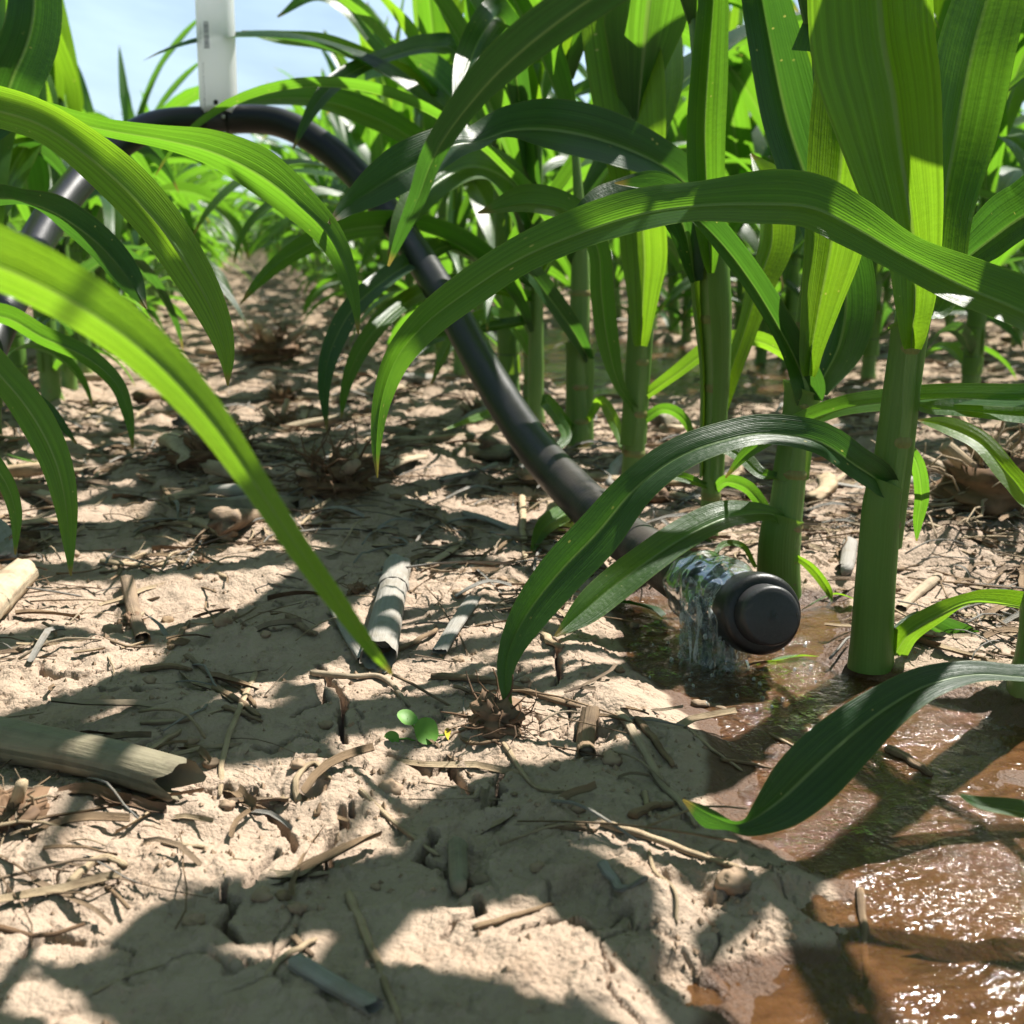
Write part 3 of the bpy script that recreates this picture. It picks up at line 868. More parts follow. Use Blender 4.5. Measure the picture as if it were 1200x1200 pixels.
# ------------------------------------------------------------------ hand-built plants of the near row
NODEM = make_residue('stalk_node', (.10, .13, .035), (.24, .27, .09), (.20, .12, .06), 0, .3, .5)
SPINE = {}
def hero_stalk(plant, pts, y0, r_px, nodes=(), name='stalk', mat=STALK, wrap=None, squash=.85):
    P = np.array([at_y(a, b, y0) for a, b in pts]); dep = proj(P)[2]
    r = np.array(r_px) * dep / FPX / 2
    if wrap is None and name == 'stalk' and P[-1][2] < .5:
        P = np.vstack([P, [P[-1][0] + (P[-1][0] - P[-2][0]) * .3, y0 + .05, .52]]); r = np.append(r, .004)
        r[-2] = max(r[-2], .006)
    Q = catmull(np.concatenate([P, r[:, None]], 1), 46); P, r = Q[:, :3], Q[:, 3]
    for zn in nodes: r = r * (1 + .07 * np.exp(-((P[:, 2] - zn) / .004) ** 2))
    if wrap is None:
        SPINE[plant.name] = (P, r)
        if name == 'stalk':
            for zq in (.016, .034, .062, .105, .16, .22):
                if zq > P[-3][2]: break
                c_ = np.array([np.interp(zq + k_, P[:, 2], P[:, a_]) for k_ in (-.004, -.002, 0, .002, .004) for a_ in range(3)]).reshape(5, 3)
                rq = float(np.interp(zq, P[:, 2], r)); gq = Geo()
                add_tube(gq, c_ - np.array(plant.location), rq * np.array([.99, 1.05, 1.085, 1.05, .99]), 20, squash, False)
                obj('stalk_node', gq.mesh('stalk_node', NODEM), plant)
    loc = np.array(plant.location)
    if wrap is None:
        g = Geo(); add_tube(g, P - loc, r, 22, squash, True)
        return obj(name, g.mesh(name, mat), plant)
    a0, flare = wrap           # open side direction (radians in plan), flare at the top
    th = np.linspace(-2.75, 2.75, 25); n = len(P); s = np.linspace(0, 1, n)
    rr = r[:, None] * (1 + .04 * np.abs(th)[None, :] / 2.75) * (1 + flare * sstep(.9, 1, s))[:, None]
    V = P[:, None] + np.stack([np.cos(a0 + th)[None, :] * rr, np.sin(a0 + th)[None, :] * rr * squash, np.zeros((n, 25)) + 0 * rr], -1)
    V[:, :, 2] += .006 * (np.cos(th)[None, :] - .2) * sstep(.88, 1, s)[:, None]
    V = V.reshape(-1, 3)
    U = np.stack([np.tile(th / 6.28 + .5, n), np.repeat(P[:, 2], 25)], 1)
    return obj(name, new_mesh(name, V - loc, grid_faces(n, 25), U, mat), plant)

def hero_plant(px, py, label):
    p = gp(px, py); z = hz(p[0], p[1]) - .004
    return thing('corn_plant', label, 'corn plant', (p[0], p[1], z)), p[1]

def extras(plant, vi, rz, sc, skip, minz, dz=0.0, dx=0.0):
    d = PLANTV[vi]; loc = np.array(plant.location)
    for L, (me, V) in zip(d['leaves'], d['lm']):
        if L['z'] < minz: continue
        off = np.array([dx, 0, dz])
        if plant.name in SPINE:
            SP = SPINE[plant.name][0]; zz = L['z'] * sc
            off = np.array([np.interp(zz, SP[:, 2] - loc[2], SP[:, k]) - loc[k] for k in (0, 1)] + [0.]) - rotz(stalk_pt(L['z'], d['sp'])[None], rz, sc)[0] * [1, 1, 0]
        W = rotz(V, rz, sc) + loc + off
        if skip(W): continue
        o = obj('leaf', me, plant); o.rotation_euler = (0, 0, rz); o.scale = (sc,) * 3; o.location = tuple(off)

def rlist(pts): return pts

# plant 1: the thick stalk in front ---------------------------------
p1, y1 = hero_plant(1025, 785, 'thickest corn plant standing in the wet soil just right of the hose end')
hero_stalk(p1, [(1020, 800), (1024, 740), (1033, 640), (1049, 520), (1060, 420), (1066, 370), (1070, 335), (1074, 300)], y1,
           [52, 44, 41, 40, 38, 36, 26, 12], nodes=(.012, .05))
hero_stalk(p1, [(1020, 782), (1022, 740), (1025, 690), (1029, 640), (1033, 590), (1037, 566)], y1 - .004, [54, 49, 47, 46, 44, 40], name='sheath', mat=SHEATH, wrap=(R(200), .06))
hero_stalk(p1, [(1034, 640), (1047, 540), (1058, 450), (1065, 400), (1068, 372)], y1, [45, 45, 43, 43, 46], name='sheath', mat=SHEATH, wrap=(R(300), .10))
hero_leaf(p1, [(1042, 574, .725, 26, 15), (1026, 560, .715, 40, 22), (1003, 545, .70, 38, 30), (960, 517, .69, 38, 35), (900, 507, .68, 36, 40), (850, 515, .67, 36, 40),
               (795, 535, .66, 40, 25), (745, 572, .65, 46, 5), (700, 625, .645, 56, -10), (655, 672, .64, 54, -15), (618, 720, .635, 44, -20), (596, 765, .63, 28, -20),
               (592, 805, .625, 15, -10), (604, 862, .62, 2, 0)], LEAF_SHADE_DARK, wave=.04, seed=3, label='dark green blade arching left and hanging over the litter in front of the hose')
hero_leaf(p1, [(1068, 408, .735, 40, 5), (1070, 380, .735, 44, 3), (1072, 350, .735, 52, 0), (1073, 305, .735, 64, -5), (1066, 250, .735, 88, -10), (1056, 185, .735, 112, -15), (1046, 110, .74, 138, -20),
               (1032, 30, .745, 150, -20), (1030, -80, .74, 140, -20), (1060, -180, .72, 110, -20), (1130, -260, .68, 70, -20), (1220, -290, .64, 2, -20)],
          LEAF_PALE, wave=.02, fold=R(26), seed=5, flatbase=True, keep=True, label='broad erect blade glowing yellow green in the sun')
hero_leaf(p1, [(1078, 372, .74, 30, -10), (1095, 345, .745, 56, 10), (1105, 250, .75, 60, 25), (1122, 150, .76, 88, 15), (1140, 60, .76, 90, 10), (1165, -30, .76, 78, 10), (1190, -140, .75, 50, 10), (1230, -210, .74, 2, 0)],
          LEAF, wave=.03, fold=R(22), seed=6, flatbase=True)
hero_leaf(p1, [(1048, 768, .73, 34, 10), (1066, 742, .72, 30, 10), (1098, 722, .715, 26, 20), (1130, 706, .71, 16, 30), (1160, 704, .705, 20, 40), (1210, 714, .70, 24, 45), (1270, 740, .69, 16, 40), (1310, 770, .68, 2, 0)],
          LEAF_PALE, wave=.01, fold=R(38), seed=7, flatbase=True, label='short low blade with a pale folded base beside the stalk foot')
hero_leaf(p1, [(1052, 738, .76, 12, 10), (1080, 730, .775, 26, 30), (1115, 745, .79, 34, 35), (1150, 762, .80, 28, 35), (1170, 768, .80, 14, 30), (1164, 774, .80, 2, 30)], LEAF_SHADE_DARK, wave=.02, seed=8)
hero_leaf(p1, [(1062, 520, .76, 10, 10), (1075, 545, .78, 16, 20), (1080, 580, .79, 17, 10), (1076, 610, .79, 12, 0), (1074, 634, .79, 2, 0)], LEAF, wave=.0, seed=9)

# plant just outside the right edge: the long arching blade across the picture, and the low ones
p0x, p0y = .445, .40
p0 = thing('corn_plant', 'corn plant whose long speckled blade arches across in front of the thickest stalk', 'corn plant', (p0x, p0y, hz(p0x, p0y) - .004))
g = proc_stalk(dict(h=.5, r0=.0145, lean=np.array([.01, 0]), zs=[.05, .09, .14, .19, .25, .31]), 50, 18); obj('stalk', g.mesh('stalk', STALK), p0)
hero_leaf(p0, [Wp(p0x, p0y, .205, 34, 40), (1290, 425, .53, 56, 40), (1205, 368, .54, 62, 42), (1130, 335, .555, 58, 35), (1060, 300, .57, 46, 20), (1000, 265, .585, 56, 28),
               (950, 242, .60, 62, 35), (890, 238, .615, 64, 38), (820, 240, .635, 50, 42), (750, 250, .65, 52, 42), (680, 272, .665, 48, 40), (610, 302, .68, 44, 30), (550, 340, .69, 44, 15),
               (500, 378, .70, 40, 0), (465, 420, .705, 32, -10), (447, 470, .71, 22, -10), (441, 520, .71, 12, 0), (442, 560, .71, 2, 0)], LEAF, n=84, wave=.045, wfreq=15, seed=11,
          label='long speckled blade arching across the right half of the picture')
hero_leaf(p0, [Wp(p0x, p0y, .07, 20, 40), (1290, 800, .57, 34, 40), (1200, 793, .565, 20, 55), (1140, 790, .56, 26, 50), (1085, 803, .55, 40, 35), (1035, 832, .54, 54, 15), (990, 868, .53, 68, 0),
               (950, 905, .52, 74, -8), (915, 938, .515, 62, -15), (880, 962, .51, 30, -35), (858, 966, .505, 12, -50), (830, 955, .505, 24, -50), (800, 937, .51, 2, -40)], LEAF_SHADE_DARK, wave=.015, seed=12,
          label='dark low blade drooping onto the wet mud with its tip folded back')
hero_leaf(p0, [Wp(p0x, p0y, .05, 16, 40), (1300, 950, .48, 24, 40), (1230, 955, .475, 24, 45), (1180, 948, .47, 20, 50), (1145, 942, .47, 14, 50), (1122, 930, .47, 2, 40)], LEAF, wave=.01, seed=13)
hero_leaf(p0, [Wp(p0x, p0y, .17, 20, 10), (1330, 500, .60, 34, 30), (1250, 470, .64, 32, 45), (1180, 468, .68, 28, 50), (1110, 466, .72, 24, 52), (1050, 470, .77, 26, 50), (990, 478, .80, 24, 50), (930, 500, .84, 22, 45), (880, 528, .86, 16, 35), (850, 560, .87, 2, 20)],
          LEAF, wave=.03, seed=14)
# plant right of plant 1, also beyond the edge
q0x, q0y = .47, .55
q0 = thing('corn_plant', 'corn plant at the right edge whose bluish grey blade catches the sky', 'corn plant', (q0x, q0y, hz(q0x, q0y) - .004))
g = proc_stalk(dict(h=.5, r0=.014, lean=np.array([.01, .01]), zs=[.05, .09, .14, .19, .25, .31]), 50, 18); obj('stalk', g.mesh('stalk', STALK), q0)
hero_leaf(q0, [Wp(q0x, q0y, .16, 20, 30), (1250, 492, .66, 28, 40), (1190, 486, .68, 26, 50), (1120, 480, .70, 20, 50), (1085, 478, .71, 14, 40)][::1] + [(1070, 470, .72, 2, 30)], LEAF, wave=.02, seed=15)
hero_leaf(q0, [Wp(q0x, q0y, .17, 18, 30), (1290, 560, .72, 26, 30), (1220, 590, .73, 26, 30), (1185, 560, .74, 26, 15), (1150, 520, .76, 24, 30), (1110, 500, .78, 20, 40), (1075, 492, .80, 2, 40)], LEAF_PALE, wave=.02, seed=16)
hero_leaf(q0, [Wp(q0x, q0y, .24, 24, 30), (1270, 215, .70, 56, 30), (1200, 252, .72, 64, 42), (1160, 280, .74, 54, 45), (1125, 308, .76, 38, 40), (1100, 330, .78, 2, 30)], LEAF_SHADE_DARK, wave=.02, seed=17)

# plant 2 ---------------------------------------------------------
p2, y2 = hero_plant(915, 700, 'corn plant standing right behind the black hose cap')
hero_stalk(p2, [(912, 712), (915, 660), (922, 590), (932, 510), (940, 450), (948, 380), (955, 300), (965, 180)], y2, [50, 46, 44, 38, 34, 34, 28, 14], nodes=(.01, .05))
hero_stalk(p2, [(913, 700), (912, 660), (914, 625), (918, 604)], y2 - .003, [52, 50, 48, 46], name='sheath', mat=SHEATH, wrap=(R(200), .05))
hero_stalk(p2, [(926, 560), (932, 520), (938, 480), (942, 452)], y2, [44, 42, 42, 46], name='sheath', mat=SHEATH, wrap=(R(160), .08))
hero_leaf(p2, [(916, 612, .83, 14, 20), (905, 603, .825, 16, 30), (880, 602, .82, 26, 40), (845, 608, .81, 34, 42), (800, 630, .80, 38, 35), (755, 660, .785, 40, 20), (715, 690, .775, 42, 5), (682, 718, .765, 34, -5), (650, 746, .755, 3, -10)],
          LEAF, wave=.02, seed=21, label='blade with a pale midrib arching left over the hose')
hero_leaf(p2, [(912, 560, .85, 10, 30), (890, 555, .86, 14, 40), (868, 535, .87, 18, 40), (840, 525, .875, 16, 40), (800, 545, .88, 16, 35), (770, 555, .88, 8, 20), (752, 560, .88, 2, 20)], LEAF, wave=.02, seed=22)
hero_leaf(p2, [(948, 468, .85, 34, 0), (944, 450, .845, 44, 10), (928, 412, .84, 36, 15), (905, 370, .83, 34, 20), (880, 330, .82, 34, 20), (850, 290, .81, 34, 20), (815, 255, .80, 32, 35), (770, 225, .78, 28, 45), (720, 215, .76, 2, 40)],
          LEAF_SHADE_DARK, wave=.015, fold=R(40), seed=23, flatbase=True, label='dark folded blade rising left from the bright collar')
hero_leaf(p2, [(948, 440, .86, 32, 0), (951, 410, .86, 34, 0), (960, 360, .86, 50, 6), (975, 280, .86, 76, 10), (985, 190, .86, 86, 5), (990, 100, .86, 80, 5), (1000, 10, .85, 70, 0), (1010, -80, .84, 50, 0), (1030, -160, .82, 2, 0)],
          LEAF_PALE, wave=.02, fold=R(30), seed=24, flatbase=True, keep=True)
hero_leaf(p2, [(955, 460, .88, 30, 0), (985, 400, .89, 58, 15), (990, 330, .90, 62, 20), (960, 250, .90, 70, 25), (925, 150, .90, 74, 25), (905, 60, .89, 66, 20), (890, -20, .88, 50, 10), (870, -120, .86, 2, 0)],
          LEAF_SHADE_DARK, wave=.03, fold=R(26), seed=25, flatbase=True)
hero_leaf(p2, [(930, 650, .86, 6, 20), (952, 666, .865, 11, 30), (970, 690, .87, 10, 20), (975, 706, .87, 2, 10)], LEAF_PALE, n=20, wave=.0, seed=26)
hero_leaf(p2, [(885, 665, .84, 5, 20), (870, 640, .84, 7, 30), (845, 640, .84, 7, 30), (832, 672, .83, 2, 20)], LEAF_PALE, n=20, wave=.0, seed=27)

# plant 3 ---------------------------------------------------------
p3, y3 = hero_plant(830, 658, 'narrow corn plant standing just behind the water covered hose outlet')
hero_stalk(p3, [(828, 668), (832, 600), (836, 520), (838, 440), (836, 360), (832, 280), (826, 180)], y3, [26, 25, 26, 28, 34, 30, 16], nodes=(.01, .05))
hero_stalk(p3, [(834, 560), (836, 500), (838, 430), (834, 350), (828, 262)], y3, [28, 31, 36, 46, 44], name='sheath', mat=SHEATH, wrap=(R(40), .06))
hero_leaf(p3, [(833, 320, .94, 30, 0), (831, 280, .94, 36, 0), (828, 220, .94, 50, 0), (826, 150, .94, 54, 5), (830, 80, .94, 50, 5), (836, 0, .93, 40, 0), (840, -80, .92, 24, 0), (850, -140, .9, 2, 0)], LEAF, wave=.02, fold=R(42), seed=31, flatbase=True, keep=True)
hero_leaf(p3, [(840, 500, .95, 14, 0), (855, 440, .96, 24, 10), (872, 390, .97, 26, 20), (890, 330, .98, 36, 20), (905, 280, .99, 44, 25), (900, 220, 1.0, 40, 30), (880, 180, 1.02, 2, 40)], LEAF_PALE, wave=.02, fold=R(30), seed=32, flatbase=True)
hero_leaf(p3, [(835, 580, .95, 8, 0), (850, 565, .94, 14, 30), (875, 572, .93, 16, 35), (895, 595, .92, 14, 20), (903, 606, .92, 2, 20)], LEAF, wave=.02, seed=33)
hero_leaf(p3, [(830, 570, .95, 8, 0), (800, 560, .96, 12, 30), (765, 555, .97, 10, 35), (740, 570, .98, 8, 20), (725, 590, .98, 2, 20)], LEAF, wave=.02, seed=34)
hero_leaf(p3, [(815, 330, .93, 20, 10), (800, 262, .92, 42, 20), (770, 228, .91, 44, 35), (720, 235, .90, 40, 35), (690, 250, .89, 30, 30), (640, 290, .89, 2, 30)], LEAF_SHADE_DARK, wave=.03, seed=35)

# plant 4 ---------------------------------------------------------
p4, y4 = hero_plant(742, 596, 'corn plant behind the hose with a tall sunlit blade and visible midrib')
hero_stalk(p4, [(740, 608), (741, 560), (745, 500), (749, 420), (752, 350), (752, 280), (745, 180)], y4, [34, 30, 28, 27, 28, 26, 14], nodes=(.01, .05))
hero_stalk(p4, [(742, 520), (746, 460), (750, 400), (752, 358)], y4, [31, 30, 30, 31], name='sheath', mat=SHEATH, wrap=(R(300), .08))
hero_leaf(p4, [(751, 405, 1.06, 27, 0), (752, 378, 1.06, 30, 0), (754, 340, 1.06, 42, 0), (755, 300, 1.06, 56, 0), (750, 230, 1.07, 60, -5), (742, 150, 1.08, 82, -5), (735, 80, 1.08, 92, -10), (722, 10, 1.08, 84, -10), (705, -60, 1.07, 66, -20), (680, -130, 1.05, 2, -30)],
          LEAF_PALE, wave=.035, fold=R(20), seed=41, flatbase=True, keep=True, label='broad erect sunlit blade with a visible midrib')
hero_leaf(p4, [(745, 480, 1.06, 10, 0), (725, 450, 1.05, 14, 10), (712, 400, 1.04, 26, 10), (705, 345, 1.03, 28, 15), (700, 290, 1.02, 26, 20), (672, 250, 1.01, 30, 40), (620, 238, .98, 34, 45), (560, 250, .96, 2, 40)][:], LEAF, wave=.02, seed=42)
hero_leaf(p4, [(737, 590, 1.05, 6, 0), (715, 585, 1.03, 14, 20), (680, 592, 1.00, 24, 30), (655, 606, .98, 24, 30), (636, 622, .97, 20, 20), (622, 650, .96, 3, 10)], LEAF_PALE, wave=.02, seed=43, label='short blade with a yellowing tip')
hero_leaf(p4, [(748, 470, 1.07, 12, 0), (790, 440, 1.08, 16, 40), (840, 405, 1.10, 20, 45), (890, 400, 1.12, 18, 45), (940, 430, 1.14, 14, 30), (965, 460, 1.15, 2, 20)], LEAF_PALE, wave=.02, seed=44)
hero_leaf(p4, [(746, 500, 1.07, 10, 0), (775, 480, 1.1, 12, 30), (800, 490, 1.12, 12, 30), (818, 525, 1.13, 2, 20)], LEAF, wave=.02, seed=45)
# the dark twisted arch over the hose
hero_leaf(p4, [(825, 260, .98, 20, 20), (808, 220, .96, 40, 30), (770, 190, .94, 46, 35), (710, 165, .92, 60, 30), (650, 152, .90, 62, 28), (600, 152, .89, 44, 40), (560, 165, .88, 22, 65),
               (530, 170, .87, 40, 40), (480, 195, .86, 54, 20), (440, 220, .85, 46, 10), (410, 240, .845, 26, 0), (385, 262, .84, 3, 0)], LEAF_SHADE_DARK, n=70, wave=.015, fold=R(18), seed=46,
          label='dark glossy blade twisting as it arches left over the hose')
hero_leaf(p4, [(385, 262, .84, 3, 0), (372, 272, .84, 6, 10), (371, 285, .84, 6, 0), (384, 298, .84, 1, 0)], LEAF_PALE, n=12, wave=0, seed=47)

# plant 5, 6 ------------------------------------------------------
p5, y5 = hero_plant(680, 548, 'corn plant rising directly behind the lower bend of the hose')
hero_stalk(p5, [(680, 560), (679, 500), (678, 440), (679, 380), (680, 300), (676, 200)], y5, [32, 30, 29, 28, 24, 12], nodes=(.01, .05))
hero_stalk(p5, [(679, 520), (679, 460), (680, 405)], y5, [33, 32, 33], name='sheath', mat=SHEATH, wrap=(R(200), .08))
hero_leaf(p5, [(690, 420, 1.22, 14, 0), (670, 385, 1.2, 22, 20), (645, 350, 1.18, 24, 35), (620, 320, 1.15, 24, 45), (590, 310, 1.12, 22, 45), (555, 330, 1.1, 18, 20), (535, 370, 1.08, 2, 0)], LEAF_SHADE_DARK, wave=.02, seed=51)
hero_leaf(p5, [(670, 500, 1.22, 8, 0), (650, 480, 1.2, 14, 30), (640, 470, 1.19, 14, 30), (655, 492, 1.17, 14, 0), (662, 515, 1.15, 12, 0), (625, 545, 1.12, 2, 10)], LEAF, wave=.02, seed=52)
hero_leaf(p5, [(690, 490, 1.22, 8, 0), (705, 470, 1.2, 12, 30), (722, 498, 1.18, 14, 20), (730, 530, 1.17, 2, 10)], LEAF_PALE, n=24, wave=.02, seed=53)
p6, y6 = hero_plant(622, 492, 'corn plant seen in the crook between the hose and the next stalks')
hero_stalk(p6, [(622, 500), (622, 450), (622, 390), (620, 300), (618, 220)], y6, [22, 20, 20, 17, 9], nodes=(.01, .05))
hero_leaf(p6, [(618, 470, 1.45, 8, 10), (590, 480, 1.4, 10, 40), (560, 490, 1.36, 9, 40), (520, 504, 1.32, 2, 40)], LEAF_PALE, n=24, wave=.01, seed=61)
hero_leaf(p6, [(626, 420, 1.46, 12, 0), (600, 380, 1.42, 16, 30), (570, 372, 1.38, 18, 45), (530, 400, 1.32, 16, 20), (505, 450, 1.3, 2, 0)], LEAF, wave=.02, seed=62)

# upper leaves of the near plants (procedural, turned so nothing hangs before the lens)
def up_skip(ymax, thr=.72):
    base = near_skip(thr)
    def f(W):
        if base(W): return True
        a, b, d = proj(W)
        inside = (d > 0) & (a > -20) & (a < 1220)
        return bool(np.any(inside & (b > ymax)))
    return f
def safe_place(plant, vi, rz, sc, ymax, minz, dx=0): extras(plant, vi, rz, sc, up_skip(ymax), minz, 0, dx)
safe_place(p1, 0, 1.3, 1.0, -10, .46)
safe_place(p2, 1, 2.4, 1.0, 120, .30)
safe_place(p3, 2, .4, 1.0, 250, .38)
safe_place(p4, 3, 1.9, 1.1, 260, .25)
safe_place(p5, 4, 2.9, 1.05, 330, .20)
safe_place(p6, 5, .8, 1.0, 370, .12)
safe_place(p0, 7, 1.5, 1.0, -20, .42)

# blurred dark blade close to the lens at the top, from a plant of the near row right of the camera
n0x, n0y = .40, .33
n0 = thing('corn_plant', 'corn plant beyond the right edge whose dark blurred blade hangs at the top centre', 'corn plant', (n0x, n0y, hz(n0x, n0y) - .004))
g = proc_stalk(dict(h=.5, r0=.014, lean=np.array([-.02, .02]), zs=[.05, .09, .14, .19, .25, .31]), 50, 16); obj('stalk', g.mesh('stalk', STALK), n0)
hero_leaf(n0, [Wp(n0x, n0y + .01, .44, 50, 10), (1080, -330, .34, 60, 10), (880, -140, .37, 60, 0), (740, -35, .40, 54, -10), (650, 28, .43, 54, -25), (590, 78, .45, 48, -35), (545, 128, .47, 34, -40), (510, 180, .49, 28, -30), (490, 232, .50, 22, -20), (470, 275, .51, 14, 0), (455, 312, .52, 3, 0)],
          LEAF_SHADE_DARK, wave=.012, seed=71, label='dark out of focus blade hanging at the top centre')
safe_place(n0, 8, -.6, 1.0, 0, .42)

# ------------------------------------------------------------------ left row plants that own the blades entering from the left
def left_plant(x, y, label, vi, rz):
    p = thing('corn_plant', label, 'corn plant', (x, y, hz(x, y) - .004))
    g = proc_stalk(dict(h=.48, r0=.0135, lean=np.array([.01, .01]), zs=[.05, .09, .14, .19, .25, .31]), 40, 16); obj('stalk', g.mesh('stalk', STALK), p)
    safe_place(p, vi, rz, 1.0, 60, .30)
    return p
la = left_plant(-.33, .26, 'corn plant beyond the left edge whose bright blurred blade sweeps into the foreground', 0, 1.4)
hero_leaf(la, [Wp(-.325, .26, .26, 30, 20), (-420, 260, .30, 70, 30), (-180, 255, .30, 84, 38), (-20, 304, .31, 74, 38), (80, 350, .325, 70, 32), (165, 408, .33, 60, 22), (238, 482, .335, 46, 10), (298, 565, .345, 34, 0),
               (348, 640, .355, 28, -5), (400, 712, .37, 23, -5), (436, 762, .385, 15, 0), (460, 790, .415, 4, 0)], LEAF_PALE, wave=.03, seed=81, label='bright green blade in soft focus sweeping from the left edge to the soil')
lb = left_plant(-.335, .56, 'corn plant beyond the left edge sending a glowing blade down beside the path', 1, 1.7)
hero_leaf(lb, [Wp(-.33, .56, .24, 30, 30), (-160, 130, .60, 40, 35), (-70, 118, .61, 46, 38), (0, 130, .62, 48, 38), (60, 152, .63, 48, 35), (130, 205, .64, 56, 25), (185, 262, .65, 54, 12), (225, 320, .655, 48, 0), (252, 372, .66, 36, -5),
               (265, 415, .665, 20, 0), (267, 452, .67, 2, 0)], LEAF_PALE, wave=.045, wfreq=11, seed=82, label='glowing green blade curving down over the path')
hero_leaf(lb, [Wp(-.33, .56, .13, 16, 30), (-120, 425, .60, 26, 40), (-40, 405, .61, 30, 40), (5, 445, .62, 36, 25), (40, 490, .625, 40, 10), (65, 540, .63, 36, 0), (77, 590, .635, 27, 0), (81, 635, .64, 15, 0), (83, 675, .64, 2, 0)],
          LEAF, wave=.02, seed=83, label='green blade hanging at the left edge above the dry soil')
hero_leaf(lb, [Wp(-.33, .56, .07, 12, 30), (-90, 560, .60, 16, 30), (-30, 530, .61, 20, 30), (2, 558, .615, 20, 10), (18, 600, .62, 15, 0), (18, 650, .62, 2, 0)], LEAF, wave=.0, seed=84)
lc = left_plant(-.325, .80, 'corn plant beyond the left edge whose blade crosses below the white pipe', 2, 1.2)
hero_leaf(lc, [Wp(-.32, .80, .34, 20, 40), (-60, 135, .84, 24, 50), (30, 130, .86, 20, 60), (85, 143, .87, 22, 50), (125, 152, .87, 22, 40), (190, 163, .87, 26, 40), (250, 178, .86, 40, 34), (305, 205, .85, 52, 25), (350, 240, .845, 44, 15),
               (385, 275, .84, 34, 5), (405, 315, .84, 24, 0), (416, 355, .84, 12, 0), (420, 392, .84, 2, 0)], LEAF, n=64, wave=.045, seed=85, label='green blade lying in front of the hose arch')
hero_leaf(lc, [Wp(-.32, .80, .25, 18, 40), (-80, 235, .84, 24, 45), (0, 232, .86, 24, 50), (30, 236, .86, 18, 60), (70, 252, .86, 34, 40), (115, 285, .855, 38, 25), (150, 325, .85, 32, 10), (172, 362, .85, 2, 0)],
          LEAF_SHADE_DARK, wave=.02, seed=86, label='dark blade crossing the left leg of the hose')
ld = left_plant(-.33, .96, 'corn plant beyond the left edge with narrow blades drooping beside the lower hose', 3, 1.0)
hero_leaf(ld, [Wp(-.325, .96, .16, 12, 30), (-60, 380, 1.0, 22, 40), (0, 370, 1.02, 24, 45), (50, 395, 1.03, 24, 35), (100, 418, 1.03, 22, 35), (135, 448, 1.03, 18, 15), (150, 485, 1.03, 13, 0), (156, 525, 1.03, 2, 0)], LEAF, wave=.02, seed=87)
hero_leaf(ld, [Wp(-.325, .96, .13, 10, 30), (-40, 440, 1.0, 16, 40), (10, 455, 1.0, 18, 40), (55, 480, 1.0, 16, 20), (90, 520, 1.0, 2, 20)], LEAF_SHADE_DARK, n=30, wave=.02, seed=88)
hero_leaf(ld, [Wp(-.325, .96, .30, 30, 0), (-30, 150, 1.02, 50, 10), (20, 80, 1.03, 62, 10), (40, 10, 1.03, 60, 10), (30, -70, 1.02, 46, 10), (0, -140, 1.0, 2, 0)], LEAF_SHADE_DARK, wave=.03, seed=89)

# thin blades against the sky left of the right row, owned by a plant further down it
pth = thing('corn_plant', 'corn plant in the right row with thin blades against the sky beside the pipe', 'corn plant', (.41, 1.95, hz(.41, 1.95) - .004))
g = proc_stalk(dict(h=.5, r0=.0135, lean=np.array([0, 0]), zs=[.05, .09, .14, .19, .25, .31]), 30, 12); obj('stalk', g.mesh('stalk', STALK), pth)
hero_leaf(pth, [Wp(.41, 1.95, .42, 22, 20), (540, 70, 1.75, 22, 40), (505, 55, 1.66, 22, 50), (450, 68, 1.56, 16, 45), (400, 92, 1.46, 20, 30), (368, 125, 1.4, 16, 0), (343, 175, 1.36, 2, 0)], LEAF_SHADE_DARK, wave=.02, seed=91)
hero_leaf(pth, [Wp(.41, 1.95, .40, 20, 20), (500, 110, 1.8, 24, 40), (440, 75, 1.75, 20, 50), (380, 52, 1.7, 18, 50), (325, 45, 1.68, 14, 45), (283, 37, 1.66, 2, 40)], LEAF_PALE, wave=.02, seed=92)
hero_leaf(pth, [Wp(.41, 1.95, .44, 20, 20), (480, 90, 1.9, 24, 10), (445, 50, 1.9, 26, 30), (410, 10, 1.88, 26, 40), (370, -6, 1.86, 18, 45), (325, 20, 1.85, 2, 20)], LEAF, wave=.02, seed=93)
hero_leaf(pth, [Wp(.41, 1.95, .36, 20, 20), (480, 160, 1.8, 28, 30), (420, 130, 1.75, 32, 35), (360, 115, 1.7, 26, 40), (300, 118, 1.66, 16, 45), (262, 132, 1.64, 2, 40)], LEAF, wave=.02, seed=94)
extras(pth, 5, .6, 1.0, near_skip(1.2), .28)
# cluster of dark arching blades left of the hose
pcl = thing('corn_plant', 'corn plant in the right row with dark blades drooping left of the hose', 'corn plant', (.405, 1.55, hz(.405, 1.55) - .004))
g = proc_stalk(dict(h=.5, r0=.0135, lean=np.array([0, 0]), zs=[.05, .09, .14, .19, .25, .31]), 30, 12); obj('stalk', g.mesh('stalk', STALK), pcl)
hero_leaf(pcl, [Wp(.40, 1.55, .22, 18, 20), (540, 290, 1.5, 18, 45), (500, 298, 1.40, 22, 45), (455, 325, 1.30, 24, 35), (415, 360, 1.24, 26, 15), (390, 405, 1.20, 24, 0), (380, 450, 1.18, 16, 0), (383, 505, 1.17, 2, 0)], LEAF_SHADE_DARK, wave=.025, seed=95)
hero_leaf(pcl, [Wp(.40, 1.55, .20, 16, 20), (530, 330, 1.48, 14, 45), (490, 345, 1.36, 20, 40), (450, 375, 1.28, 22, 25), (420, 415, 1.24, 20, 5), (405, 455, 1.22, 12, 0), (400, 490, 1.21, 2, 0)], LEAF, wave=.02, seed=96)
